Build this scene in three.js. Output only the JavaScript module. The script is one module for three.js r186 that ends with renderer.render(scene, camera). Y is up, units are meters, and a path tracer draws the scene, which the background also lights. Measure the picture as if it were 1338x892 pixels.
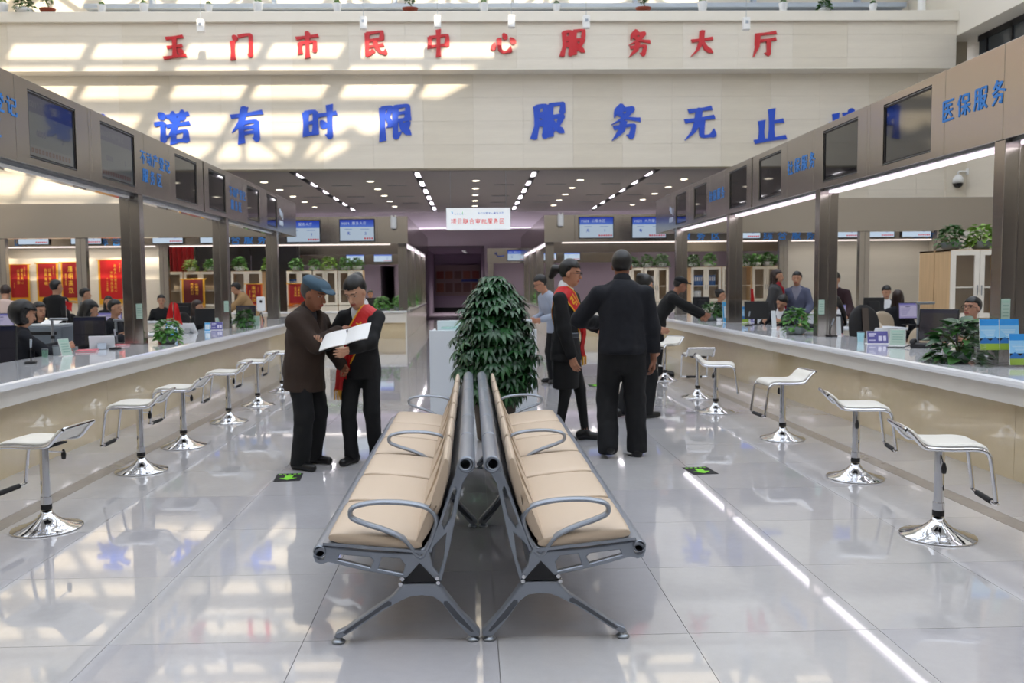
import * as THREE from 'three';
import { RoundedBoxGeometry } from 'three/addons/geometries/RoundedBoxGeometry.js';
import { mergeGeometries, mergeVertices } from 'three/addons/utils/BufferGeometryUtils.js';
import { ImprovedNoise } from 'three/addons/math/ImprovedNoise.js';
import { RectAreaLightUniformsLib } from 'three/addons/lights/RectAreaLightUniformsLib.js';

// ---------------------------------------------------------------- camera, sky, sun, exposure
RectAreaLightUniformsLib.init();
const renderer = new THREE.WebGLRenderer({ antialias: true });
renderer.toneMapping = THREE.LinearToneMapping;
renderer.toneMappingExposure = 0.96;
renderer.shadowMap.enabled = true;
const scene = new THREE.Scene();
const RAD = Math.PI / 180;
const FOCAL = 1100;                                        // pixels at 1338 x 892
const camera = new THREE.PerspectiveCamera(2 * Math.atan(446 / FOCAL) / RAD, 1338 / 892, 0.05, 200);
{
  const yaw = 1.43 * RAD, pitch = -3.93 * RAD, roll = 0.57 * RAD;
  camera.position.set(-0.165, 1.55, 0);
  camera.rotation.order = 'YXZ';
  camera.rotation.set(pitch, -yaw, -roll);
  camera.setViewOffset(1338, 892, 25.5, 0, 1338, 892);
  camera.focus = 4.2;
  camera.userData.fStop = 4.0;
}
scene.add(camera);
scene.background = new THREE.Color(0.85, 0.92, 1.04);      // bright, slightly hazy daylight sky over the glass roof
scene.backgroundIntensity = 2.85;
const sun = new THREE.DirectionalLight(new THREE.Color(1, 0.86, 0.66), 6);
sun.position.set(0.3 * 40, 0.5 * 40 + 6, 40 - 22);
sun.target.position.set(0, 6, -22);
sun.castShadow = true;
sun.shadow.mapSize.set(4096, 4096);
Object.assign(sun.shadow.camera, { left: -22, right: 22, top: 22, bottom: -22, near: 1, far: 110 });
sun.shadow.radius = 1.6;
scene.add(sun, sun.target);

// ---------------------------------------------------------------- helpers
let seed = 20240611;
const rnd = () => { seed = (seed * 1664525 + 1013904223) >>> 0; return seed / 4294967296; };
const rr = (a, b) => a + (b - a) * rnd();
const pick = (a) => a[Math.floor(rnd() * a.length)];
const perlin = new ImprovedNoise();
const V = (x, y, z) => new THREE.Vector3(x, y, z);
const taken = new Map();
function numbered(name) {
  const n = taken.get(name) ?? 0; taken.set(name, n + 1);
  return n ? name + '_' + String(n).padStart(3, '0') : name;
}
function tag(o, label, category, group) {
  o.userData.label = label; o.userData.category = category;
  if (group) o.userData.group = group;
  return o;
}
function thing(name, label, category, [x, y, z] = [0, 0, 0], turn = 0, group) {
  const o = new THREE.Group(); o.name = numbered(name); scene.add(o);
  o.position.set(x, y, z); o.rotation.y = turn;
  return tag(o, label, category, group);
}
function structure(name) {
  const o = new THREE.Group(); o.name = name; o.userData.kind = 'structure'; scene.add(o); return o;
}
function uvBox(g) {                                         // texture coordinates in metres on the surface itself
  const p = g.attributes.position, n = g.attributes.normal, uv = new Float32Array(p.count * 2);
  for (let i = 0; i < p.count; i++) {
    const ax = Math.abs(n.getX(i)), ay = Math.abs(n.getY(i)), az = Math.abs(n.getZ(i));
    let u, v;
    if (ay >= ax && ay >= az) { u = p.getX(i); v = p.getZ(i); }
    else if (ax >= az) { u = p.getZ(i); v = p.getY(i); }
    else { u = p.getX(i); v = p.getY(i); }
    uv[2 * i] = u; uv[2 * i + 1] = v;
  }
  g.setAttribute('uv', new THREE.BufferAttribute(uv, 2));
  return g;
}
function part(parent, name, geo, mat, o = {}) {
  if (Array.isArray(geo)) geo = merge(geo);
  if (!o.keepUV && !geo.userData.uvDone) { uvBox(geo); geo.userData.uvDone = true; }
  const m = new THREE.Mesh(geo, mat); m.name = parent === scene ? numbered(name) : name;
  if (o.pos) m.position.set(...o.pos);
  if (o.rot) m.rotation.set(...o.rot);
  if (o.label) m.userData.label = o.label;
  if (o.kind) m.userData.kind = o.kind;
  parent.add(m);
  return m;
}
const single = (name, geo, mat, label, category, group, o = {}) => tag(part(scene, name, geo, mat, o), label, category, group);
function copyOf(o, pos, turn, label) {
  const c = o.clone(); c.name = numbered(o.name.replace(/_\d{3}$/, '')); scene.add(c);
  c.userData = { ...o.userData };
  if (pos) c.position.set(...pos);
  if (turn !== undefined) c.rotation.set(0, turn, 0);
  if (label) c.userData.label = label;
  return c;
}
function merge(list) {
  list = list.flat(9).map((g) => {
    let q = g.index ? g.toNonIndexed() : g.clone();
    for (const k of Object.keys(q.attributes)) if (!['position', 'normal', 'uv', 'color'].includes(k)) q.deleteAttribute(k);
    if (!q.attributes.uv) q.setAttribute('uv', new THREE.BufferAttribute(new Float32Array(q.attributes.position.count * 2), 2));
    return q;
  });
  if (list.some((g) => !g.attributes.color)) list.forEach((g) => g.deleteAttribute('color'));
  return list.length === 1 ? list[0] : mergeGeometries(list);
}
const box = (w, h, d, x = 0, y = 0, z = 0) => new THREE.BoxGeometry(w, h, d).translate(x, y, z);
const span = (x0, x1, y0, y1, z0, z1) => box(Math.abs(x1 - x0), Math.abs(y1 - y0), Math.abs(z1 - z0), (x0 + x1) / 2, (y0 + y1) / 2, (z0 + z1) / 2);
const rbox = (w, h, d, r, x = 0, y = 0, z = 0, s = 2) => new RoundedBoxGeometry(w, h, d, s, Math.min(r, w / 2.01, h / 2.01, d / 2.01)).translate(x, y, z);
const rspan = (x0, x1, y0, y1, z0, z1, r) => rbox(Math.abs(x1 - x0), Math.abs(y1 - y0), Math.abs(z1 - z0), r, (x0 + x1) / 2, (y0 + y1) / 2, (z0 + z1) / 2, 1);
const cyl = (r0, r1, h, x = 0, y = 0, z = 0, seg = 20) => new THREE.CylinderGeometry(r0, r1, h, seg).translate(x, y, z);
const ball = (r, x = 0, y = 0, z = 0, seg = 12) => new THREE.SphereGeometry(r, seg, Math.ceil(seg * 0.7)).translate(x, y, z);
const lathe = (pts, seg = 28) => new THREE.LatheGeometry(pts.map(([x, y]) => new THREE.Vector2(x, y)), seg);
function tube(pts, r, n = 24, rad = 8, closed = false, tension = 0.5) {
  return new THREE.TubeGeometry(new THREE.CatmullRomCurve3(pts.map((p) => V(...p)), closed, 'catmullrom', tension), n, r, rad, closed);
}
function rod(a, b, r0, r1 = r0, seg = 10) {
  const A = V(...a), B = V(...b), d = B.clone().sub(A), g = new THREE.CylinderGeometry(r1, r0, d.length(), seg);
  g.applyQuaternion(new THREE.Quaternion().setFromUnitVectors(V(0, 1, 0), d.clone().normalize()));
  return g.translate((A.x + B.x) / 2, (A.y + B.y) / 2, (A.z + B.z) / 2);
}
function bar(a, b, w, h) {                                   // square bar between two points
  const A = V(...a), B = V(...b), d = B.clone().sub(A);
  const m = new THREE.Matrix4().lookAt(A, B, Math.abs(d.clone().normalize().y) > 0.95 ? V(1, 0, 0) : V(0, 1, 0));
  return new THREE.BoxGeometry(w, h, d.length()).applyMatrix4(m).translate((A.x + B.x) / 2, (A.y + B.y) / 2, (A.z + B.z) / 2);
}
function extrude(pts, depth, o = {}) {
  const s = new THREE.Shape(pts.map(([x, y]) => new THREE.Vector2(x, y)));
  for (const h of o.holes ?? []) s.holes.push(new THREE.Path(h.map(([x, y]) => new THREE.Vector2(x, y))));
  const b = o.bevel ?? 0;
  const g = new THREE.ExtrudeGeometry(s, { depth: depth - 2 * b, bevelEnabled: b > 0, bevelSize: b, bevelThickness: b, bevelOffset: -b, bevelSegments: o.segs ?? 1, curveSegments: 6 });
  return g.translate(0, 0, b);
}
function grid(nu, nv, f, o = {}) {                           // a sheet f(u,v) -> [x,y,z], optionally with thickness along its normals
  const P = [], uv = [], idx = [];
  for (let j = 0; j <= nv; j++) for (let i = 0; i <= nu; i++) { P.push(...f(i / nu, j / nv)); uv.push(i / nu, j / nv); }
  const at = (i, j) => j * (nu + 1) + i;
  for (let j = 0; j < nv; j++) for (let i = 0; i < nu; i++) idx.push(at(i, j), at(i + 1, j), at(i + 1, j + 1), at(i, j), at(i + 1, j + 1), at(i, j + 1));
  let g = new THREE.BufferGeometry();
  g.setAttribute('position', new THREE.Float32BufferAttribute(P, 3)); g.setAttribute('uv', new THREE.Float32BufferAttribute(uv, 2)); g.setIndex(idx); g.computeVertexNormals();
  if (!o.thick) return g;
  const N = g.attributes.normal, n = P.length / 3, P2 = P.slice(), I2 = idx.slice();
  for (let i = 0; i < n; i++) P2.push(P[3 * i] - N.getX(i) * o.thick, P[3 * i + 1] - N.getY(i) * o.thick, P[3 * i + 2] - N.getZ(i) * o.thick);
  for (let k = 0; k < idx.length; k += 3) I2.push(idx[k] + n, idx[k + 2] + n, idx[k + 1] + n);
  const edge = (a, b) => I2.push(a, a + n, b, b, a + n, b + n);
  for (let i = 0; i < nu; i++) { edge(at(i, 0), at(i + 1, 0)); edge(at(i + 1, nv), at(i, nv)); }
  for (let j = 0; j < nv; j++) { edge(at(0, j + 1), at(0, j)); edge(at(nu, j), at(nu, j + 1)); }
  g = new THREE.BufferGeometry();
  g.setAttribute('position', new THREE.Float32BufferAttribute(P2, 3)); g.setAttribute('uv', new THREE.Float32BufferAttribute(uv.concat(uv), 2)); g.setIndex(I2);
  g = g.toNonIndexed(); g.computeVertexNormals();
  return g;
}
const turned = (g, rx = 0, ry = 0, rz = 0) => g.applyMatrix4(new THREE.Matrix4().makeRotationFromEuler(new THREE.Euler(rx, ry, rz)));

// ---------------------------------------------------------------- procedural textures
function dataTexture(w, h, f, srgb = true, rep = [1, 1]) {
  const d = new Uint8Array(w * h * 4);
  for (let y = 0; y < h; y++) for (let x = 0; x < w; x++) {
    const c = f(x / w, y / h, x, y), i = 4 * (y * w + x);
    d[i] = Math.max(0, Math.min(255, c[0])); d[i + 1] = Math.max(0, Math.min(255, c[1])); d[i + 2] = Math.max(0, Math.min(255, c[2])); d[i + 3] = 255;
  }
  const t = new THREE.DataTexture(d, w, h); t.wrapS = t.wrapT = THREE.RepeatWrapping; t.magFilter = THREE.LinearFilter; t.minFilter = THREE.LinearMipmapLinearFilter; t.generateMipmaps = true;
  if (srgb) t.colorSpace = THREE.SRGBColorSpace;
  t.repeat.set(...rep); t.needsUpdate = true;
  return t;
}
const per = (u, v, fu, fv, z) => {                           // periodic noise on a torus-like blend
  const n = (a, b) => perlin.noise(a * fu + 7.3, b * fv + 3.1, z);
  return (n(u, v) * (1 - u) + n(u - 1, v) * u) * (1 - v) + (n(u, v - 1) * (1 - u) + n(u - 1, v - 1) * u) * v;
};
const speck = (base, amp, fu = 30, fv = 30, rep = [1, 1], size = 256) => dataTexture(size, size, (u, v) => {
  const k = per(u, v, fu, fv, 1.7) * 0.6 + per(u, v, fu / 6, fv / 6, 9.1) * 0.8 + (rnd() - 0.5) * 0.5;
  return base.map((c) => c + k * amp);
}, true, rep);
const grainRough = (lo, hi, fu, fv, rep = [1, 1]) => dataTexture(256, 256, (u, v) => { const k = 0.5 + per(u, v, fu, fv, 4.2) * 0.7 + (rnd() - 0.5) * 0.2; const c = 255 * (lo + (hi - lo) * Math.max(0, Math.min(1, k))); return [c, c, c]; }, false, rep);
const std = (color, roughness, metalness = 0, o = {}) => new THREE.MeshStandardMaterial({ color, roughness, metalness, ...o });
const phys = (color, roughness, o = {}) => new THREE.MeshPhysicalMaterial({ color, roughness, ...o });
const lin = (r, g, b) => new THREE.Color().setRGB(r, g, b);

const M = {
  floorA: phys(0xffffff, 0.05, { map: speck([192, 190, 190], 5, 24, 24, [1, 1]), clearcoat: 0.6, clearcoatRoughness: 0.02 }),
  floorB: phys(0xf8f8fa, 0.05, { map: speck([192, 190, 191], 5, 18, 26, [1, 1]), clearcoat: 0.6, clearcoatRoughness: 0.02 }),
  joint: std(0xa29f9d, 0.8),
  stripe: phys(0xffffff, 0.15, { map: speck([146, 140, 136], 12, 30, 30), clearcoat: 0.4, clearcoatRoughness: 0.05 }),
  stone: phys(0xffffff, 0.32, { map: speck([229, 221, 206], 6, 5, 60, [0.6, 0.6]), clearcoat: 0.25, clearcoatRoughness: 0.12 }),
  stoneB: phys(0xfbfaf6, 0.32, { map: speck([227, 219, 205], 6, 6, 52, [0.55, 0.6]), clearcoat: 0.25, clearcoatRoughness: 0.12 }),
  stoneGap: std(0xb3a995, 0.9),
  plaster: std(0xece6d9, 0.85),
  white: std(0xeeeeec, 0.6),
  ceiling: std(0x857f82, 0.75),
  lilac: std(0x9a8c9e, 0.8),
  lilacPale: std(0xc6bccb, 0.7),
  roof: std(0xe9ecef, 0.7),
  steel: new THREE.MeshStandardMaterial({ color: 0xaca6a0, metalness: 1, roughness: 1, roughnessMap: grainRough(0.19, 0.23, 10, 90, [0.5, 0.5]) }),
  chrome: std(0xdcdde0, 0.06, 1),
  alu: std(0x9ea5ae, 0.32, 1),
  aluPaint: phys(0x949ba6, 0.32, { metalness: 0.5, clearcoat: 0.3, clearcoatRoughness: 0.2 }),
  aluDark: phys(0x5f656e, 0.4, { metalness: 0.7 }),
  blackPlastic: std(0x16161a, 0.45),
  blackMatte: std(0x101014, 0.8),
  rubber: std(0x2a2b2d, 0.75),
  counter: phys(0xe8eaee, 0.12, { clearcoat: 0.6, clearcoatRoughness: 0.03 }),
  counterSide: phys(0xffffff, 0.22, { map: speck([226, 222, 214], 4, 12, 20), clearcoat: 0.4, clearcoatRoughness: 0.05 }),
  beigePanel: phys(0xffffff, 0.1, { map: speck([216, 198, 163], 6, 14, 20, [0.7, 0.7]), clearcoat: 1, clearcoatRoughness: 0.015 }),
  leather: phys(0xcdb9a2, 0.46, { bumpMap: grainRough(0, 1, 60, 60, [6, 6]), bumpScale: 0.0004, clearcoat: 0.1, clearcoatRoughness: 0.4 }),
  whiteLeather: phys(0xe6e3da, 0.4, { clearcoat: 0.15, clearcoatRoughness: 0.3 }),
  cabinet: std(0xece6da, 0.5),
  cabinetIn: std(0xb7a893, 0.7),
  glass: new THREE.MeshPhysicalMaterial({ color: 0xffffff, roughness: 0.03, transmission: 1, thickness: 0, ior: 1.45 }),
  glassGreen: new THREE.MeshPhysicalMaterial({ color: 0xcfeee2, roughness: 0.05, transmission: 0.9, thickness: 0, ior: 1.45 }),
  wood: phys(0xffffff, 0.55, { map: dataTexture(256, 256, (u, v) => { const k = per(u, v, 26, 3, 2.2) * 16 + per(u, v, 60, 4, 6.1) * 8; return [214 + k, 180 + k, 136 + k * 0.8]; }, true, [1.2, 0.7]) }),
  red: phys(0xc81420, 0.42, { clearcoat: 0.3, clearcoatRoughness: 0.2 }),
  blue: phys(0x174ecb, 0.4, { clearcoat: 0.3, clearcoatRoughness: 0.2 }),
  panelBlue: std(0x2c7fd0, 0.5),
  goldPaint: std(0xe2ac2e, 0.45),
  silk: phys(0xc00f12, 0.5, { sheen: 0.4, sheenRoughness: 0.4, sheenColor: new THREE.Color(0xff5040) }),
  silkDark: phys(0x7c0f14, 0.55, { sheen: 0.4, sheenRoughness: 0.4, sheenColor: new THREE.Color(0xc02020) }),
  goldSilk: phys(0xe0a51e, 0.5, { sheen: 0.4, sheenRoughness: 0.4, sheenColor: new THREE.Color(0xffe080) }),
  paper: std(0xefefee, 0.8),
  monitorBack: std(0x1c1d21, 0.42),
  leafA: phys(0x5a9440, 0.42, { side: THREE.DoubleSide }),
  leafB: phys(0x3d6e2e, 0.42, { side: THREE.DoubleSide }),
  leafC: phys(0x8ab04a, 0.45, { side: THREE.DoubleSide }),
  leafD: phys(0x1f4a27, 0.36, { side: THREE.DoubleSide, clearcoat: 0.25, clearcoatRoughness: 0.3 }),
  leafE: phys(0x2b5c2f, 0.36, { side: THREE.DoubleSide, clearcoat: 0.25, clearcoatRoughness: 0.3 }),
  stem: std(0x4d5a2c, 0.7),
  potGrey: std(0x8a9296, 0.5), potWhite: phys(0xe9ecef, 0.35), potBrown: std(0x8a3a22, 0.5),
  chairBeige: phys(0xb9aa94, 0.5), chairBlack: std(0x17171b, 0.55),
  deskWhite: phys(0xdfe5ec, 0.35, { clearcoat: 0.2, clearcoatRoughness: 0.2 }),
};
for (const m of [M.leafA, M.leafB, M.leafC]) { m.transmission = 0.15; m.thickness = 0; m.roughness = 0.5; }
const glow = (color, k) => new THREE.MeshStandardMaterial({ color: 0x111111, roughness: 0.6, emissive: color, emissiveIntensity: k });

// ---------------------------------------------------------------- written characters, as strokes on a 100 x 100 field
const GLYPHS = {
  玉: '20 15 80 15/50 15 50 85/24 48 76 48/10 85 90 85/64 60 74 72', 门: '20 8 30 20/18 28 18 92/40 12 84 12 84 86 72 82',
  市: '48 4 54 16/10 22 90 22/24 42 24 78/24 42 78 42 78 74 68 72/51 22 51 96', 民: '22 10 76 10 76 36/22 36 76 36/22 10 22 88 44 76/22 58 82 58/50 36 58 66 72 84 88 90 90 74',
  中: '18 26 18 62/18 26 82 26 82 62/18 60 82 60/50 4 50 97', 心: '14 48 8 68/30 36 34 74 48 86 70 84 74 66/46 18 56 34/72 36 88 56',
  服: '16 10 16 60 8 92/16 10 40 10 40 90 30 86/16 34 40 34/16 56 40 56/54 10 54 94/54 10 88 10 88 32 78 30/54 44 86 44 74 70 56 92/60 54 72 74 94 92',
  务: '42 4 20 34/30 16 70 16 48 38 12 52/34 24 56 40 92 50/20 62 74 62 68 92 54 86/46 50 40 72 14 96', 大: '12 36 88 36/50 6 46 44 30 74 8 92/50 40 66 70 92 90',
  厅: '16 12 90 12/22 12 20 56 6 92/34 36 90 36/64 36 64 88 48 82',
  承: '24 10 72 10 52 24/50 24 50 90 38 84/34 40 64 40/32 54 66 54/28 68 70 68/8 36 30 36 22 62 6 78/92 28 72 44/66 36 78 60 94 76',
  诺: '14 8 26 20/4 36 24 36 24 82 36 70/36 20 94 20/52 8 52 32/78 8 78 32/36 46 96 46/64 32 52 60 36 78/52 66 52 94/52 66 86 66 86 92/52 90 86 90',
  有: '8 22 92 22/44 4 34 40 8 66/34 44 34 96/34 44 76 44 76 92 64 88/34 58 76 58/34 72 76 72', 时: '12 18 12 78/12 18 38 18 38 78/12 46 38 46/12 76 38 76/46 30 96 30/78 8 78 90 64 84/54 46 64 62',
  限: '14 8 14 94/14 8 38 8 28 34 38 54 24 62/50 10 50 90 68 78/50 10 84 10 84 48/50 28 84 28/50 47 84 47/62 47 72 72 94 92/90 56 72 70',
  无: '20 14 82 14/10 40 90 40/48 14 44 46 32 72 8 92/56 40 56 84 64 90 88 90 90 72', 止: '54 8 54 88/54 42 86 42/26 36 26 88/8 89 94 89',
  境: '6 34 34 34/20 10 20 74/4 80 36 70/64 4 64 12/42 14 92 14/54 18 58 28/80 18 76 28/38 30 96 30/48 40 86 40 86 64/48 40 48 64/48 52 86 52/48 63 86 63/58 64 54 82 38 94/74 64 74 88 96 88 96 76',
  医: '10 10 90 10/14 10 14 90 92 90/38 18 26 36/32 28 78 28/20 50 84 50/52 28 50 54 28 80/54 54 78 78',
  保: '28 6 8 44/20 32 20 94/42 12 42 40/42 12 84 12 84 40/42 38 84 38/34 56 94 56/62 40 62 95/60 58 36 86/64 58 94 86',
  社: '20 6 28 18/8 28 38 28 10 62/24 46 24 94/28 52 40 64/48 40 92 40/70 10 70 88/42 88 96 88', 不: '8 14 92 14/52 16 34 44 8 64/52 36 52 94/58 42 88 66',
  动: '10 16 46 16/4 38 50 38/28 38 10 76 44 70/36 56 48 80/52 32 92 32 88 88 74 82/72 8 68 52 46 92', 产: '48 4 54 14/12 18 90 18/32 24 38 38/68 24 60 38/14 42 92 42/18 42 18 66 6 92',
  登: '14 12 42 12 28 34 6 48/16 22 28 30/52 6 66 24 94 44/78 8 64 22/88 20 74 32/34 44 68 44/28 52 72 52 72 68 28 68 28 52/36 72 42 84/64 72 58 84/8 90 94 90',
  记: '16 8 28 20/4 36 26 36 26 84 40 72/46 16 86 16 86 46/46 46 86 46/46 46 46 84 54 90 92 90 94 74', 区: '10 10 90 10/12 10 12 90 92 90/74 22 52 54 26 78/28 28 52 46 80 76',
  项: '4 18 36 18/20 18 20 68/2 76 38 66/44 10 96 10/68 10 62 26/50 26 50 70/50 26 90 26 90 70/70 34 68 62 44 94/72 70 94 92', 目: '22 8 22 94/22 8 78 8 78 94/22 36 78 36/22 64 78 64/22 92 78 92',
  联: '2 10 46 10/10 10 10 78/38 10 38 96/10 32 38 32/10 52 38 52/2 80 46 68/56 8 62 22/84 6 76 22/50 30 94 30/46 54 98 54/72 30 70 58 46 94/72 56 96 92',
  合: '50 4 30 28 4 48/50 4 70 28 96 46/32 42 68 42/22 58 22 96/22 58 78 58 78 96/22 92 78 92', 审: '48 2 54 12/8 32 8 18 92 18 92 32/20 38 20 74/20 38 80 38 80 74/20 56 80 56/20 73 80 73/50 26 50 98',
  批: '4 30 40 30/24 6 24 90 12 86/4 66 40 50/50 10 50 88 66 76/50 42 66 42/94 26 74 46/74 8 74 84 80 90 94 88 96 70',
  综: '26 6 8 32 28 34 6 62/6 64 32 58/2 88 34 76/66 4 72 12/42 28 42 18 96 18 96 28/52 36 86 36/42 54 96 54/70 54 70 92 60 88/54 64 42 86/82 64 94 84',
  引: '10 14 44 14 44 36/12 36 44 36/12 36 10 60 46 60 44 90 28 84/78 8 78 96', 导: '20 8 74 8 74 28/20 28 74 28/20 8 20 42 26 46 84 46 86 36/8 62 94 62/64 50 64 94 50 88/28 70 38 82',
  明: '12 16 12 72/12 16 38 16 38 72/12 44 38 44/12 70 38 70/54 8 52 62 42 94/54 8 88 8 88 92 76 86/54 34 88 34/54 58 88 58',
  高: '48 2 54 12/8 16 92 16/30 26 70 26 70 42 30 42 30 26/14 94 14 52 86 52 86 92 76 88/36 64 64 64 64 82 36 82 36 64',
  廉: '50 2 54 10/10 14 92 14/16 14 14 60 4 92/30 28 88 28/42 18 46 28/74 18 70 28/30 42 86 42 86 56/24 56 92 56/30 70 88 70/48 28 48 96/66 28 66 96/46 72 26 94/68 72 92 92',
  效: '28 4 32 12/6 18 52 18/18 26 8 42/40 26 50 40/36 46 10 92/14 52 46 90/66 6 52 40/60 26 96 26/86 26 76 64 48 94/60 42 74 72 96 92',
  政: '6 14 46 14/28 14 28 78/10 42 10 80/28 44 44 44/2 84 50 72/66 6 50 40/60 24 94 24/84 24 74 64 46 94/58 40 72 70 94 92',
  公: '36 10 26 34 6 54/62 8 76 36 96 54/46 48 20 84 78 78/66 60 84 90',
};
const strokesOf = (ch) => GLYPHS[ch].split('/').map((s) => { const n = s.split(' ').map(Number), p = []; for (let i = 0; i < n.length; i += 2) p.push([n[i], n[i + 1]]); return p; });
function prism(poly, depth, z0 = 0) {                       // convex polygon, counter-clockwise
  const P = [], n = poly.length;
  const tri = (a, b, c) => P.push(...a, ...b, ...c);
  const f = poly.map(([x, y]) => [x, y, z0 + depth]), k = poly.map(([x, y]) => [x, y, z0]);
  for (let i = 1; i < n - 1; i++) { tri(f[0], f[i], f[i + 1]); tri(k[0], k[i + 1], k[i]); }
  for (let i = 0; i < n; i++) { const j = (i + 1) % n; tri(k[i], k[j], f[j]); tri(k[i], f[j], f[i]); }
  const g = new THREE.BufferGeometry(); g.setAttribute('position', new THREE.Float32BufferAttribute(P, 3)); g.computeVertexNormals();
  return g;
}
// One written character as raised strokes: size in metres, stroke width as a share of it; brush > 0 swells and tapers the strokes as a brush does.
function glyphGeometry(ch, size, width, depth, brush = 0) {
  const out = [], k = size / 100; let layer = 0;
  const add = (poly) => out.push(prism(poly, depth * (1 - (layer++) / (brush ? 900 : 260))));   // each piece a hair lower than the last, so no two faces coincide
  for (const s of strokesOf(ch)) {
    const raw = s.map(([x, y]) => [x, y]), pts = raw.map(([x, y]) => [(x - 50) * k, (50 - y) * k]), n = pts.length;
    if (brush) for (const p of pts) p[1] += p[0] * 0.13 * brush;
    const seg = pts.slice(1).map((p, i) => Math.hypot(p[0] - pts[i][0], p[1] - pts[i][1])), total = seg.reduce((x, y) => x + y, 0), W = width * size * 0.5;
    const [ex, ey] = [raw[n - 1][0] - raw[n - 2][0], raw[n - 1][1] - raw[n - 2][1]], last = seg[n - 2] / total;
    const kind = !brush ? 'plain' : total < 26 * k ? 'dot' : n > 2 && Math.hypot(ex, ey) < 24 ? 'hook' : ex < -9 && ey > 8 ? 'left' : ex > 12 && ey > 12 ? 'right' : 'bone';
    const w = (t, upright) => {
      if (kind === 'plain') return W;
      const base = W * (0.6 + 0.5 * upright);
      if (kind === 'dot') return W * (0.3 + 0.95 * Math.sin(Math.min(1, t * 1.15) * Math.PI * 0.62));
      const bone = 1.12 - 0.32 * Math.sin(Math.PI * t);
      if (kind === 'hook') { const q = (t - (1 - last)) / last; return base * (q > 0 ? 1.15 - 1.05 * q : bone); }
      if (kind === 'left') return base * (t < 0.35 ? 1.1 : 1.1 - 0.98 * Math.pow((t - 0.35) / 0.65, 1.2));
      if (kind === 'right') return base * (t < 0.75 ? 0.6 + 0.95 * t : 1.31 * (1 - (t - 0.75) / 0.27));
      return base * bone;
    };
    if (brush) {                                              // a written line: run a curve through the points and let its width swell and thin
      const bow = n === 2 && (kind === 'left' || kind === 'right') ? 0.1 : 0, P3 = pts.map(([x, y]) => V(x, y, 0));
      if (bow) { const m = P3[0].clone().lerp(P3[1], 0.5), d = P3[1].clone().sub(P3[0]); m.x += -d.y * -bow; m.y += d.x * -bow; P3.splice(1, 0, m); }
      const curve = new THREE.CatmullRomCurve3(P3, false, 'catmullrom', n > 2 ? 0.16 : 0.5), N = 6 * (P3.length - 1), q = [];
      for (let i = 0; i <= N; i++) { const p = curve.getPoint(i / N); q.push([p.x, p.y]); }
      const len = [0]; for (let i = 1; i <= N; i++) len.push(len[i - 1] + Math.hypot(q[i][0] - q[i - 1][0], q[i][1] - q[i - 1][1]));
      for (let i = 0; i < N; i++) {
        const [x0, y0] = q[i], [x1, y1] = q[i + 1], L = Math.hypot(x1 - x0, y1 - y0) || 1e-6, nx = -(y1 - y0) / L, ny = (x1 - x0) / L, up = Math.abs(y1 - y0) / L;
        const w0 = Math.max(W * 0.07, w(len[i] / len[N], up)), w1 = Math.max(W * 0.07, w(len[i + 1] / len[N], up)), tx = ny, ty = -nx, e0 = i === 0 ? 0.55 * w0 : 0, e1 = i === N - 1 && kind === 'bone' ? 0.55 * w1 : 0;
        add([[x0 - nx * w0 - tx * e0 * 0.25, y0 - ny * w0 - ty * e0 * 0.25], [x1 - nx * w1 + tx * e1, y1 - ny * w1 + ty * e1], [x1 + nx * w1 + tx * e1 * 0.25, y1 + ny * w1 + ty * e1 * 0.25], [x0 + nx * w0 - tx * e0, y0 + ny * w0 - ty * e0]]);
        if (i + 1 < N) { const c = [], r = w1 * 1.0; for (let k8 = 0; k8 < 8; k8++) c.push([x1 + r * Math.cos((k8 + 0.5) * Math.PI / 4), y1 + r * Math.sin((k8 + 0.5) * Math.PI / 4)]); add(c); }
      }
      continue;
    }
    for (let i = 0; i + 1 < n; i++) {
      const [ax, ay] = pts[i], [bx, by] = pts[i + 1], L = seg[i] || 1e-6, nx = -(by - ay) / L, ny = (bx - ax) / L;
      add([[ax - nx * W, ay - ny * W], [bx - nx * W, by - ny * W], [bx + nx * W, by + ny * W], [ax + nx * W, ay + ny * W]]);
      if (i + 2 < n) { const c = []; for (let q = 0; q < 8; q++) c.push([bx + W * Math.cos((q + 0.5) * Math.PI / 4), by + W * Math.sin((q + 0.5) * Math.PI / 4)]); add(c); }
    }
  }
  return merge(out);
}
function wordGeometry(text, size, pitch, width, depth, sx = 1) {
  const L = [...text];
  return merge(L.map((ch, i) => glyphGeometry(ch, size, width, depth).scale(sx, 1, 1).translate((i - (L.length - 1) / 2) * pitch, 0, 0)));
}
function drawGlyph(c, ch, x, y, size, width) {              // on a canvas, x y = top left
  if (!GLYPHS[ch]) { c.font = 'bold ' + Math.round(size) + 'px sans-serif'; c.textBaseline = 'top'; c.fillText(ch, x, y); return size * 0.62; }
  c.lineWidth = width; c.beginPath();
  for (const s of strokesOf(ch)) s.forEach(([px, py], i) => c[i ? 'lineTo' : 'moveTo'](x + px * size / 100, y + py * size / 100));
  c.stroke();
  return size * 1.06;
}
function drawWord(c, text, x, y, size, color, o = {}) {
  c.strokeStyle = c.fillStyle = color; c.lineJoin = 'round';
  for (const ch of text) { const a = drawGlyph(c, ch, x, y, size, o.width ?? size * 0.11); if (o.down) y += size * 1.12; else x += a; }
}
function canvasTexture(w, h, draw) {
  const cv = document.createElement('canvas'); cv.width = w; cv.height = h;
  draw(cv.getContext('2d'), w, h);
  const t = new THREE.CanvasTexture(cv); t.colorSpace = THREE.SRGBColorSpace; t.magFilter = THREE.LinearFilter;
  return t;
}
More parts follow.
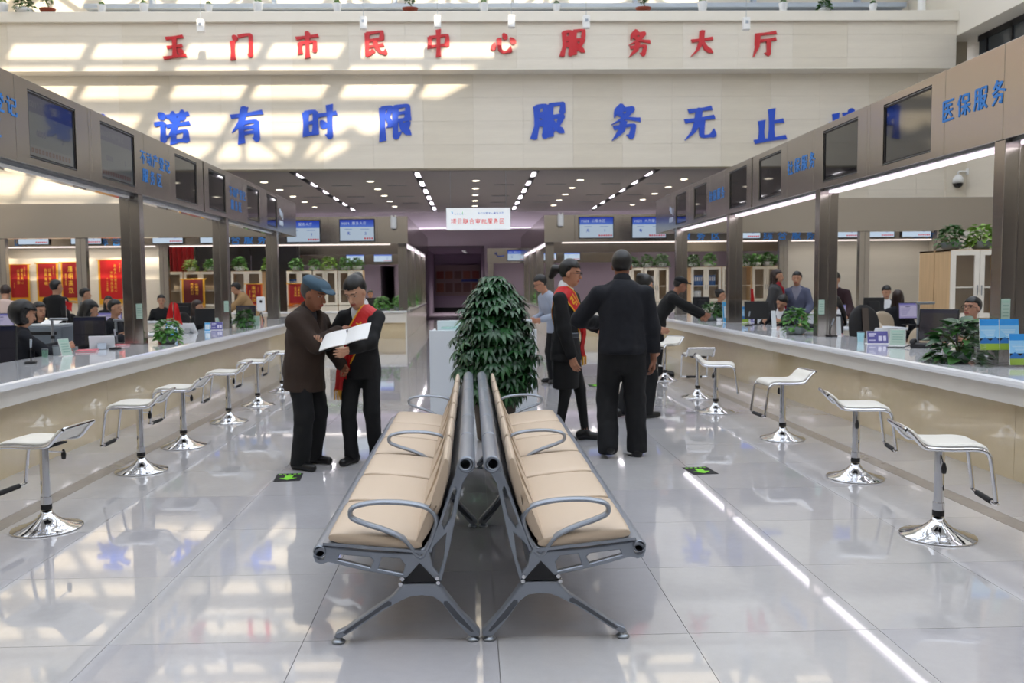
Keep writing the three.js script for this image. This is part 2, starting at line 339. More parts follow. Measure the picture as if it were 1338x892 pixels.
// ---------------------------------------------------------------- the hall: floor
const TX = [-3.2, -2.611, -1.763, -0.915, -0.067, 0.781, 1.629, 2.477, 3.2], TZ0 = -1.88, TZ = 0.86, ROWS = 24;
{
  const floor = structure('floor');
  part(floor, 'screed', [span(-13.6, 13.6, -0.2, -0.012, 22.4, -50)], M.joint);
  const shared = new Map();
  const tile = (x0, x1, z0, z1, m) => {
    const w = x1 - x0 - 0.003, d = z0 - z1 - 0.003, key = w.toFixed(3) + d.toFixed(3);
    if (!shared.has(key)) shared.set(key, box(w, 0.012, d));
    part(floor, 'floor_tile', shared.get(key), m, { pos: [(x0 + x1) / 2, -0.006, (z0 + z1) / 2] });
  };
  for (let r = 0; r < ROWS; r++) {
    const z0 = TZ0 - r * TZ, z1 = z0 - TZ;
    for (let c = 0; c + 1 < TX.length; c++) tile(TX[c], TX[c + 1], z0, z1, (r * 5 + c * 3) % 4 < 2 ? M.floorA : M.floorB);
    for (const s of [-1, 1]) tile(Math.min(s * 3.34, s * 4.1), Math.max(s * 3.34, s * 4.1), z0, z1, r % 2 ? M.floorA : M.floorB);
  }
  const zEnd = TZ0 - ROWS * TZ;
  for (const s of [-1, 1]) part(floor, 'border_strip', [span(s * 3.202, s * 3.338, -0.012, 0, 6, zEnd)], M.stripe, { label: 'grey stone border strip let into the floor' });
  part(floor, 'floor_surface', [span(-13.6, 13.6, -0.012, 0, 6, 22.4), span(-4.1, 4.1, -0.012, 0, 6, TZ0), span(-13.6, 13.6, -0.012, 0, zEnd, -37), span(-13.6, -4.1, -0.012, 0, 6, zEnd), span(4.1, 13.6, -0.012, 0, 6, zEnd)], M.floorA);
}

// ---------------------------------------------------------------- walls and roof
const slabs = (parent, x0, x1, ys, z, cols, depth = 0.03) => {
  const w = (x1 - x0) / cols;
  for (let r = 0; r + 1 < ys.length; r++) {
    const h = ys[r + 1] - ys[r], g = [0, 1].map((k) => uvBox(box(w - 0.003, h - 0.003, depth).translate(k * 3.3, k * 1.7, 0)).translate(-k * 3.3, -k * 1.7, 0));
    g.forEach((q) => { q.userData.uvDone = true; });
    for (let c = 0; c < cols; c++) part(parent, 'stone_slab', g[(r + c) % 2], (r * 3 + c) % 3 ? M.stone : M.stoneB, { pos: [x0 + (c + 0.5) * w, (ys[r] + ys[r + 1]) / 2, z + depth / 2] });
  }
};
{
  const w = structure('wall_back');
  part(w, 'wall_core', [span(-13.2, 13.1, 4.6, 8.2, -22.53, -23.0), span(-13.2, -9.2, 3.3, 4.6, -22.53, -23), span(9.2, 13.1, 3.3, 4.6, -22.53, -23), span(-13.2, 12.5, 7.04, 8.22, -22.04, -22.53)], M.stoneGap);
  slabs(w, -13.2, 13.1, [4.6, 5.21, 5.82, 6.43, 7.04], -22.53, 20);
  slabs(w, -13.2, -9.2, [3.3, 3.95, 4.6], -22.53, 3);
  slabs(w, 9.2, 13.1, [3.3, 3.95, 4.6], -22.53, 3);
  slabs(w, -13.2, 12.5, [7.04, 7.3, 7.88, 8.22], -22.04, 18, 0.04);
  part(w, 'soffit', [span(-13.2, 12.5, 7.02, 7.042, -22.0, -22.53)], M.plaster);
  part(w, 'cornice', [rspan(-13.2, 12.5, 8.2, 8.46, -21.9, -22.5, 0.015), span(-13.2, 13.1, 8.2, 8.45, -22.5, -24.6)], M.plaster);
  part(w, 'pilaster', [span(12.56, 13.1, 3.2, 7.04, -22.4, -22.5)], M.stoneB);
  part(w, 'lower_wall', [span(-13.6, -8.9, 0, 3.4, -24.2, -24.5), span(8.9, 13.6, 0, 3.4, -24.2, -24.5)], M.stone);
  part(w, 'upper_wall', [span(-13.6, 13.6, 8.45, 12.8, -24.6, -24.9)], M.plaster);
}
{
  const l = structure('wall_left'); part(l, 'wall_face', [span(-13.2, -13.6, 0, 12.8, 6, -24.6), span(-13.2, -13.6, 0, 4.9, -24.6, -36.4)], M.stone);
  const r = structure('wall_right'); part(r, 'wall_face', [span(13.1, 13.6, 0, 6.2, 6, -24.6), span(13.1, 13.6, 0, 4.9, -24.6, -36.4), span(13.45, 13.6, 6.2, 12.8, 6, -24.6)], M.stone);
  part(r, 'bulkhead', [rspan(12.5, 13.6, 7.83, 12.8, 5.8, -24.5, 0.01)], M.plaster);
  const f = structure('wall_front');                          // unseen, behind the camera: dim low lobby added so the steel mirrors dark
  part(f, 'wall_face', [span(-13.6, 13.6, 0, 4, 22, 22.4)], M.lilac); part(f, 'upper_wall', [span(-13.6, 13.6, 3.6, 12.8, 3, 3.4)], M.stone);
  part(f, 'added_lobby_ceiling', [span(-13.6, 13.6, 3.6, 4, 3.4, 22.4)], M.ceiling); part(f, 'added_lobby_side', [span(-13.2, -13.6, 0, 4, 6, 22.4), span(13.1, 13.6, 0, 4, 6, 22.4)], M.lilac);
}
{
  const w = structure('window_1');                          // dark glazed band under the bulkhead on the right
  part(w, 'window_frame', [span(13.06, 13.14, 7.68, 7.83, 5, -22), span(13.06, 13.14, 6.2, 6.3, 5, -22), ...[-21.6, -20.6, -18.4, -16.2, -14, -11.8, -9.6, -7.4].map((z) => span(13.06, 13.14, 6.2, 7.8, z, z - 0.07))], M.blackPlastic);
  part(w, 'pane', [span(13.1, 13.115, 6.3, 7.7, 5, -22)], std(0x4d5256, 0.08, 0.2));
}
{
  const t = structure('trim_1');                            // metal edge of the roof glazing seen above the ledge
  part(t, 'roof_edge_profile', [span(-10.8, 12.3, 9.28, 9.4, -24.2, -24.6), span(-10.8, 12.3, 9.16, 9.2, -24.4, -24.6), ...[-9, -5.6, -2.2, 1.2, 4.6, 8, 11].map((x) => span(x - 0.05, x + 0.05, 9.4, 12.3, -24.35, -24.6))], std(0xb9c4d2, 0.5));
}
{
  const r = structure('roof');
  part(r, 'roof_slab', [span(-13.6, -12, 12, 12.6, 6.4, -24.9), span(12, 13.6, 12, 12.6, 6.4, -24.9), span(-12, 12, 12, 12.6, -21.9, -24.9), span(-12, 12, 12, 12.6, 3, 6.4)], M.roof);
  // unseen white baffles, added over the near and right part to block low sun
  const edge = (z) => 6.2 - 0.66 * (z + 14.9) + 0.3;
  for (let z = 2.4; z > -21.5; z -= 1.9) if (edge(z) < 12) part(r, 'added_sun_baffle', [span(Math.max(-12, edge(z)), 12, 11.0, 12.5, z - 0.05, z + 0.05)], M.roof);
  for (const [a, b] of [[[10.4, -21.7], [-6, 3]]]) part(r, 'added_edge_beam', [bar([a[0], 11.75, a[1]], [b[0], 11.75, b[1]], 0.2, 1.5)], M.roof);  // unseen, added along the slanting edge that bounds the sunlight
  // unseen steel roof trusses on the left, bar widths shaped to pattern the sun
  const bars = [], rafters = [[-11.4, 0.2], [-9.2, 0.36], [-7.0, 0.18], [-4.8, 0.36], [-2.6, 0.18], [-0.4, 0.36], [1.8, 0.18], [4.0, 0.36], [6.2, 0.18], [8.4, 0.3]];
  for (const [x, w] of rafters) bars.push(bar([x, 12.1, -21.8], [x, 12.1, Math.min(3, (6.5 - x) / 0.66 - 14.9)], w, 0.2));
  for (const [z, w] of [[-20.6, 0.3], [-18.6, 0.2], [-16.6, 0.3], [-14.3, 1.4], [-12.25, 0.16], [-10.75, 0.55], [-9.1, 0.2], [-7.7, 0.34], [-6, 0.2], [-4, 0.4], [-2, 0.2], [0, 0.4], [1.8, 0.2]]) { const e = Math.min(11.9, edge(z)); bars.push(bar([-12, 12.1, z], [e, 12.1, z], w, 0.14)); }
  for (const z of [-20.2, -15.4, -9.6, -5.8, -1]) {
    const e = Math.min(11.9, edge(z)); bars.push(bar([-12, 11.1, z], [e, 11.1, z], 0.16, 0.14));
    let up = true; for (let x = -12; x < e - 1.4; x += 1.4, up = !up) { bars.push(bar([x, up ? 11.1 : 12.1, z], [x + 1.4, up ? 12.1 : 11.1, z], 0.11, 0.11)); }
    for (let x = -10.6; x < e; x += 2.8) bars.push(bar([x, 11.1, z], [x, 12.1, z], 0.13, 0.13));
  }
  part(r, 'roof_truss', bars, M.white);
}

// ---------------------------------------------------------------- the low part behind: ceiling, far wall, recess
const LED = lin(1, 0.97, 1), DOWN = lin(1, 0.95, 0.86);
{
  const c = structure('ceiling'), CX = [-13.6, -4.95, -1.63, 1.65, 4.95, 13.6];
  for (let i = 0; i < 5; i++) part(c, 'ceiling_panel', [span(CX[i] + (i ? 0.09 : 0), CX[i + 1] - (i < 4 ? 0.09 : 0), 4.6, 4.68, -22.9, -36.2)], M.ceiling);
  part(c, 'ceiling_deck', [span(-13.6, 13.6, 4.8, 4.9, -22.9, -36.2)], M.ceiling);
  part(c, 'air_vent', [-5.6, -4.1, -2.4, 0.9, 2.5, 4.2, 5.6, 7].flatMap((x) => [-26.3, -29.6, -32].map((z) => box(0.6, 0.012, 0.16, x, 4.596, z))), M.aluDark);
  for (let i = 1; i < 5; i++) part(c, 'light_channel', [span(CX[i] - 0.09, CX[i] - 0.08, 4.6, 4.8, -22.95, -36), span(CX[i] + 0.08, CX[i] + 0.09, 4.6, 4.8, -22.95, -36), span(CX[i] - 0.08, CX[i] + 0.08, 4.7, 4.8, -22.95, -36)], M.blackMatte);
  const lens = glow(new THREE.Color(0xfff4ff), 6), spot = glow(new THREE.Color(0xfff3dc), 7), rim = M.white;
  const bulb = box(0.13, 0.05, 0.62), ring = lathe([[0.1, 0], [0.125, 0], [0.125, -0.014], [0.1, -0.014], [0.1, 0]], 20), disc = cyl(0.1, 0.1, 0.012, 0, -0.006, 0, 20);
  for (let i = 1; i < 5; i++) for (let k = 0; k < 6; k++) {
    const x = CX[i], z = -24.35 - 2.13 * k;
    const m = single('linear_light', bulb, lens, 'bright rectangular light module in a black ceiling channel', 'light', 'light modules in the black channels of the low ceiling', { pos: [x, 4.66, z] });
    const a = new THREE.RectAreaLight(LED, 9, 0.12, 0.6); a.position.set(x, 4.63, z); a.lookAt(x, 0, z); scene.add(a);
    void m;
  }
  for (const x of [-9.3, -6.21, -3.1, 0.02, 3.12, 6.22, 9.3]) for (let k = 0; k < 5; k++) {
    const z = -25.2 - 2.01 * k;
    const d = thing('downlight', 'round recessed downlight glowing in the low grey ceiling', 'light', [x, 4.6, z], 0, 'round downlights of the low ceiling');
    part(d, 'ring', ring, rim); part(d, 'lens', disc, spot);
    const s = new THREE.SpotLight(DOWN, 24, 12, 1.0, 0.7, 2); s.position.set(x, 4.57, z); s.target.position.set(x, 0, z); s.shadow.radius = 4; scene.add(s, s.target);
  }
}
{
  const w = structure('wall_far');
  part(w, 'wall_face', [span(-13.6, -4.0, 0, 3.83, -36, -36.3), span(-4.0, -3.4, 2.33, 3.83, -36, -36.3), span(-3.4, -2.2, 0, 3.83, -36, -36.3), span(-2.2, 0.43, 3.17, 3.83, -36, -36.3), span(0.43, 13.6, 0, 3.83, -36, -36.3)], M.lilac);
  part(w, 'cove_face', [span(-13.6, 13.6, 3.9, 4.7, -36.1, -36.3)], M.lilacPale);
  part(w, 'cove_ledge', [span(-13.6, 13.6, 3.83, 3.88, -35.8, -36.3)], M.lilacPale);
  const tubeGlow = glow(new THREE.Color(0xfff0ff), 2.4);
  const strip = thing('cove_light', 'long pale light strip on the ledge high on the lilac wall', 'light', [0, 0, 0]);
  part(strip, 'light_tube', [span(-13, 13, 3.885, 3.92, -35.9, -35.96)], tubeGlow);
  for (const x of [-9, -3, 3, 9]) { const a = new THREE.RectAreaLight(lin(1, 0.93, 1), 5, 5.8, 0.06); a.position.set(x, 3.94, -35.93); a.lookAt(x, 8, -36.4); scene.add(a); }
  const d = structure('wall_recess');
  part(d, 'recess_walls', [span(-2.3, -2.2, 0, 3.3, -36.3, -47), span(0.43, 0.53, 0, 3.3, -36.3, -47), span(-2.3, 0.53, 3.2, 3.3, -36.3, -47), span(-2.3, 0.53, 0, 3.3, -47, -47.2), span(-2.3, 0.53, -0.1, 0, -36.3, -47)], M.lilac);
  part(d, 'closet_walls', [span(-4.1, -4.0, 0, 2.5, -36.3, -42), span(-3.4, -3.3, 0, 2.5, -36.3, -42), span(-4.1, -3.3, 0, 2.5, -42, -42.1), span(-4.1, -3.3, 2.4, 2.5, -36.3, -42)], M.lilac);
  const t = structure('trim_2'); part(t, 'skirting', [span(-2.2, 0.43, 0, 0.25, -46.9, -47)], M.blackMatte);
  const b = thing('display_board', 'dim display board with red and blue panels at the end of the dark passage', 'board', [-0.88, 1.75, -46.9]);
  part(b, 'backing', [rbox(2.5, 1.7, 0.06, 0.01)], std(0x8a7a76, 0.6));
  for (let r = 0; r < 2; r++) for (let k = 0; k < 5; k++) part(b, 'photo_panel', rbox(0.4, r ? 0.5 : 0.42, 0.03, 0.005), pick([std(0x7a3a2e, 0.5), std(0x6b4c44, 0.5), std(0x83503c, 0.5)]), { pos: [-0.98 + k * 0.49, r ? -0.4 : 0.3, 0.04] });
  part(b, 'blue_panel', rbox(0.9, 0.12, 0.03, 0.005), std(0x27408f, 0.4), { pos: [0.65, -0.02, 0.045] });
  for (const [x, z] of [[-0.5, -42.5], [-0.45, -44.5]]) {
    const q = thing('downlight', 'small downlight in the dark passage ceiling', 'light', [x, 3.2, z], 0, 'downlights of the dark passage');
    part(q, 'ring', lathe([[0.1, 0], [0.125, 0], [0.125, -0.014], [0.1, -0.014], [0.1, 0]], 20), M.white); part(q, 'lens', cyl(0.1, 0.1, 0.012, 0, -0.006, 0, 20), glow(new THREE.Color(0xffffff), 3));
    const s = new THREE.SpotLight(DOWN, 22, 8, 0.9, 0.8, 2); s.position.set(x, 3.17, z); s.target.position.set(x, 0, z); scene.add(s, s.target);
  }
}

// ---------------------------------------------------------------- service counters
const counterTop = [[0, 0.752], [0, 0.775], [0.006, 0.797], [0.022, 0.81], [1.04, 0.81], [1.04, 0.77], [0.2, 0.77], [0.2, 0.752]];
const counterApron = [[0.03, 0.752], [0.03, 0.728], [0.042, 0.728], [0.042, 0.712], [0.05, 0.712], [0.05, 0.694], [0.06, 0.694], [0.06, 0.61], [0.2, 0.61], [0.2, 0.752]].reverse();
function counterRun(root, L, first = 0) {                     // front edge at local x = 0, depth to +x, running along -z from 0 to L
  part(root, 'worktop', extrude(counterTop.slice().reverse(), L, {}).translate(0, 0, -L), M.counter);
  part(root, 'apron', extrude(counterApron, L, {}).translate(0, 0, -L), M.counterSide);
  const n = Math.round(L / 2.55), w = L / n, g = uvBox(box(0.04, 0.61, w - 0.004)); g.userData.uvDone = true;
  for (let i = 0; i < n; i++) part(root, 'front_panel', g, M.beigePanel, { pos: [0.21, 0.305, -(i + 0.5) * w] });
  part(root, 'plinth', [span(0.195, 0.25, 0, 0.03, 0, -L)], M.counterSide);
  part(root, 'back_panel', [span(0.92, 0.96, 0, 0.77, 0, -L)], M.deskWhite);
  part(root, 'end_panel', [span(0.2, 0.96, 0, 0.77, 0.0, -0.04), span(0.2, 0.96, 0, 0.77, -L + 0.04, -L)], M.counterSide);
}
{
  const r = thing('service_counter', 'long white counter with beige front under the beam lettered with four blue words', 'counter', [3.81, 0, 1.5]);
  counterRun(r, 20.8);
  const l = thing('service_counter', 'long white counter with beige front before the red banners', 'counter', [-3.81, 0, -19.3], Math.PI);
  counterRun(l, 20.8);
  // returns that close the far ends of both counters
  const r2 = thing('service_counter', 'short white cross counter beyond the seated woman in the right-hand office', 'counter', [3.85, 0, -20.35], -Math.PI / 2); counterRun(r2, 6.2);
  const l2 = thing('service_counter', 'short white cross counter behind the man in a tan jacket', 'counter', [-10.05, 0, -20.35], -Math.PI / 2); counterRun(l2, 6.2);
}
// counters of the area behind
for (const s of [-1, 1]) {
  const c = thing('service_counter', s < 0 ? 'white corner counter behind the woman reading, rows of pot plants on it' : 'white corner counter behind the woman with a ponytail, pot plants on it', 'counter', [0, 0, 0]);
  const X = (a) => s * a;
  part(c, 'worktop', [rspan(X(2.0), X(8.8), 0.75, 0.8, -24.15, -24.95, 0.012), rspan(X(1.98), X(2.65), 0.75, 0.8, -24.96, -35, 0.012)], M.counter);
  part(c, 'apron', [span(X(2.03), X(8.8), 0.46, 0.75, -24.2, -24.3)], M.counterSide);
  part(c, 'front_panel', [span(X(2.06), X(8.8), 0, 0.46, -24.26, -24.34)], M.beigePanel);
  for (let k = 0; k < 8; k++) part(c, 'side_panel', rbox(0.05, 0.75, 1.32, 0.006, 0, 0, 0, 1), M.counterSide, { pos: [X(2.04), 0.375, -24.9 - k * 1.33] });
  part(c, 'back_panel', [span(X(2.6), X(2.64), 0, 0.75, -24.9, -35), span(X(2.6), X(8.8), 0, 0.75, -24.88, -24.92)], M.deskWhite);
}

// ---------------------------------------------------------------- steel canopies with screens
const SCREENS = [[8.28, 9.25], [9.86, 10.83], [12.29, 13.24], [13.83, 14.76], [16.18, 17.1], [17.72, 18.63], [4.3, 5.27], [5.88, 6.85]];
const COLUMNS = [7.2, 11.0, 14.85, 18.65, 3.3];
const BY0 = 2.73, BY1 = 3.53;
const columnGeo = rbox(0.25, 1, 0.15, 0.012, 0, 0, 0, 1);
function column(root, x, y0, y1, z, turn = 0) {
  part(root, 'column', [rspan(-0.125, -0.003, y0, y1, -0.075, 0.075, 0.008), rspan(0.003, 0.125, y0, y1, -0.075, 0.075, 0.008), span(-0.004, 0.004, y0, y1, -0.07, 0.07)], M.steel, { pos: [x, 0, z], rot: [0, turn, 0] });
}
// lettering runs along local x, faces local +z
for (const s of [-1, 1]) {
  const c = thing('steel_canopy', s < 0 ? 'long brushed steel canopy beam on columns lettered for property registration' : 'long brushed steel canopy beam on columns with a lit strip beneath', 'canopy', [0, 0, 0]);
  const X = (a) => s * a, z0 = 1.5, zE = -19.3;
  part(c, 'beam_core', [span(X(4.41), X(4.74), BY0 + 0.01, BY1 - 0.01, z0, zE + 0.02)], M.steel);
  part(c, 'beam_top', [span(X(4.38), X(4.76), BY1 - 0.012, BY1, z0, zE)], M.steel);
  part(c, 'beam_underside', [span(X(4.38), X(4.76), BY0, BY0 + 0.014, z0, zE)], M.steel);
  part(c, 'back_sheet', [span(X(4.74), X(4.76), BY0, BY1, z0, zE)], M.steel);
  part(c, 'end_sheet', [span(X(4.38), X(4.76), BY0, BY1, zE, zE - 0.015)], M.steel);
  // face panels: each screen bay is a sheet with an opening, the rest are plain lettered sheets
  const cuts = SCREENS.map(([a, b]) => [-a + 0.22, -b - 0.3 + 0.0]).map(([a, b], i) => [-SCREENS[i][0] + 0.24, -SCREENS[i][1] - 0.3]);
  cuts.sort((p, q) => q[0] - p[0]);
  let z = z0;
  const face = (za, zb, hole) => {
    if (za - zb < 0.05) return;
    const L = za - zb - 0.004, pts = [[-L / 2, BY0], [L / 2, BY0], [L / 2, BY1], [-L / 2, BY1]];
    const zc = (za + zb) / 2;
    let holes = [];
    if (hole) { const a = -(hole[0]) - zc, b = -(hole[1]) - zc; const lo = Math.min(a, b), hi = Math.max(a, b); holes = [s < 0 ? [[-hi, 2.80], [-lo, 2.80], [-lo, 3.45], [-hi, 3.45]].reverse() : [[lo, 2.80], [hi, 2.80], [hi, 3.45], [lo, 3.45]].reverse()]; }
    const g = extrude(pts, 0.03, { holes, bevel: 0.003 });
    part(c, 'steel_panel', g, M.steel, { pos: [X(4.37 + 0.03), 0, zc], rot: [0, s < 0 ? Math.PI / 2 : -Math.PI / 2, 0] });
  };
  for (const [i, [a, b]] of cuts.entries()) {
    face(z, a);
    const sc = SCREENS.find(([p]) => Math.abs(-p + 0.24 - a) < 1e-6);
    face(a, b, sc); z = b; void i;
  }
  face(z, zE);
  for (const k of COLUMNS) column(c, X(4.37 + 0.135), 0.81, BY0, -k);
  // cross beam at the far end with its own columns
  part(c, 'cross_beam', [span(X(4.76), X(13.0), BY0, BY1, -20.3, -20.65)], M.steel);
  part(c, 'corner_beam', [span(X(4.38), X(4.76), BY0, BY1, -19.32, -20.65)], M.steel);
  for (const k of [9.45, 11.35]) column(c, X(k), 0, BY0, -20.48);
  part(c, 'light_rail', [span(X(4.44), X(4.62), 2.705, 2.73, z0, -19.2)], M.alu);
  const seg = [[1.4, -3.15], [-3.4, -7.05], [-7.35, -10.85], [-11.15, -14.7], [-15.0, -18.5]];
  for (const [a, b] of seg) {
    if (s > 0) {
      part(c, 'light_strip', [rspan(4.46, 4.58, 2.67, 2.705, a, b, 0.008)], glow(new THREE.Color(0xfff0fb), 1.35), { label: 'lit white strip under the beam' });
      const q = new THREE.RectAreaLight(LED, 2.4, 0.11, a - b); q.position.set(4.52, 2.668, (a + b) / 2); q.lookAt(4.52, 0, (a + b) / 2); scene.add(q);
    } else part(c, 'light_strip', [rspan(-4.46, -4.58, 2.665, 2.705, a, b, 0.01)], phys(0xe8e8ea, 0.08, { clearcoat: 1, clearcoatRoughness: 0.02 }), { label: 'unlit glossy strip under the beam' });
  }
  // words
  const words = s < 0 ? [['不动产登记', 3.22, 0.19, 0.215, 11.53], ['服务区', 2.99, 0.19, 0.25, 11.4], ['不动产登记', 3.22, 0.19, 0.215, 15.5], ['服务区', 2.99, 0.19, 0.25, 15.4], ['不动产登记', 3.22, 0.19, 0.215, 7.55], ['服务区', 2.99, 0.19, 0.25, 7.45]]
    : [['医保服务', 3.14, 0.22, 0.255, 7.6], ['社保服务', 3.14, 0.22, 0.255, 11.55], ['社保服务', 3.14, 0.22, 0.255, 15.5]];
  for (const [t, y, size, pitch, zc] of words) part(c, 'lettering', wordGeometry(t, size, pitch, 0.098, 0.004), M.panelBlue, { pos: [X(4.368), y, -zc], rot: [0, s < 0 ? Math.PI / 2 : -Math.PI / 2, 0], label: 'blue lettering' });
  const logo = [tube([[-0.16, 0.12, 0], [-0.1, 0.2, 0], [-0.08, 0.05, 0], [-0.02, 0.16, 0], [0.03, 0.02, 0]], 0.012, 24, 5), ...[-0.14, -0.05, 0.04, 0.13].map((x) => tube([[x - 0.03, -0.12, 0], [x, -0.06, 0], [x + 0.03, -0.12, 0], [x, -0.16, 0]], 0.01, 16, 5, true)), box(0.02, 0.16, 0.01, 0.16, 0.06, 0)];
  part(c, 'emblem', logo, s < 0 ? std(0xd7e3f2, 0.4) : std(0xb9c4dc, 0.4), { pos: [X(4.366), 3.05, -19.0], rot: [0, s < 0 ? Math.PI / 2 : -Math.PI / 2, 0], label: 'pale flourish emblem' });
}
// the screens let into the canopies
const screenArt = (title, number, desk) => canvasTexture(512, 320, (c, w, h) => {
  c.fillStyle = '#c3cfd8'; c.fillRect(0, 0, w, h); c.fillStyle = '#6d78b8'; c.fillRect(0, 0, w, 92);
  drawWord(c, title, 14, 22, 46, '#b9c0dc'); c.fillStyle = '#dfe6ea'; c.fillRect(0, 262, w, 58);
  drawWord(c, number, 80, 170, 44, '#5561b4'); drawWord(c, desk, 370, 170, 44, '#5561b4');
  for (let i = 0; i < 12; i++) { c.fillStyle = '#c4584e'; c.fillRect(24 + i * 38, 278, 24, 24); c.fillStyle = '#dfe6ea'; c.fillRect(32 + i * 38, 284, 6, 12); }
});
const blueArt = (title, a, b, red) => canvasTexture(512, 320, (c, w, h) => {
  c.fillStyle = '#cfe2f6'; c.fillRect(0, 0, w, h); const g = c.createLinearGradient(0, 0, 0, 100); g.addColorStop(0, '#1d3fc4'); g.addColorStop(1, '#5d83e6'); c.fillStyle = g; c.fillRect(0, 0, w, 110);
  drawWord(c, title, 20, 26, 52, '#c8d8fa'); c.fillStyle = '#8fa7d8'; c.fillRect(70, 140, 110, 10); c.fillRect(310, 140, 130, 10);
  drawWord(c, a, 100, 178, 54, '#2a4cc0'); drawWord(c, b, 370, 178, 54, '#2a4cc0');
  c.fillStyle = '#d33c46'; for (let i = 0; i < red; i++) c.fillRect(w - 40 - i * 36, 272, 24, 26);
});
const dimScreen = (t) => phys(0x0d0f14, 0.06, { emissive: 0xffffff, emissiveMap: t, emissiveIntensity: 0.08, clearcoat: 0.4, clearcoatRoughness: 0.02 });
const litScreen = (t, k = 0.6) => phys(0x101216, 0.2, { emissive: 0xffffff, emissiveMap: t, emissiveIntensity: k });
function screen(w, h, art, label, pos, turn, group, depth = 0.05) {
  const d = thing('display_screen', label, 'screen', pos, turn, group);
  const b = 0.022;
  part(d, 'housing', rbox(w, h, depth, 0.006, 0, 0, -depth / 2 - 0.004, 1), M.blackPlastic);
  part(d, 'bezel', [span(-w / 2, w / 2, h / 2 - b, h / 2, -0.004, 0.008), span(-w / 2, w / 2, -h / 2, -h / 2 + b, -0.004, 0.008), span(-w / 2, -w / 2 + b, -h / 2 + b, h / 2 - b, -0.004, 0.008), span(w / 2 - b, w / 2, -h / 2 + b, h / 2 - b, -0.004, 0.008)], M.blackPlastic);
  if (depth < 0.03) for (const y of [h / 2 - 0.006, -h / 2]) part(d, 'trim_bar', [span(-w / 2, w / 2, y, y + 0.006, 0.004, 0.014)], M.alu);
  part(d, 'panel', new THREE.PlaneGeometry(w - 2 * b, h - 2 * b), art, { keepUV: true });
  return d;
}
{
  const arts = [screenArt('G011不动产登记', 'G005', '2'), screenArt('G012不动产登记', 'G006', '3')].map(dimScreen);
  const darkGlass = phys(0x0d0f14, 0.05, { clearcoat: 0.6, clearcoatRoughness: 0.02 });
  const SL = [['dim screen let into the left-hand steel beam, showing G011', 0], ['dim grey screen let into the steel beam just before the property registration lettering', 1]];
  for (const s of [-1, 1]) SCREENS.forEach(([a, b], i) => {
    if (i > 5) return;
    const label = s < 0 ? (SL[i]?.[0] ?? 'dark glossy screen, ' + ['first', 'second', 'third', 'fourth'][i - 2] + ' beyond the property registration lettering on the steel beam') : (i === 0 ? 'glossy screen in the steel beam beside the medical insurance lettering, mirroring blue wall letters' : i === 1 ? 'glossy screen in the steel beam mirroring sunlit patches' : 'dark glossy screen, ' + ['first', 'second', 'third', 'fourth'][i - 2] + ' beyond the social insurance lettering on the steel beam');
    screen(b - a - 0.01, 0.63, s < 0 && i < 2 ? arts[i] : darkGlass, label, [s * 4.39, 3.125, -(a + b) / 2], s < 0 ? Math.PI / 2 : -Math.PI / 2, i < 2 ? undefined : (s < 0 ? 'dark screens along the left beam' : 'dark screens along the right beam'), 0.02);
    // a slim steel lip above each opening
  });
}
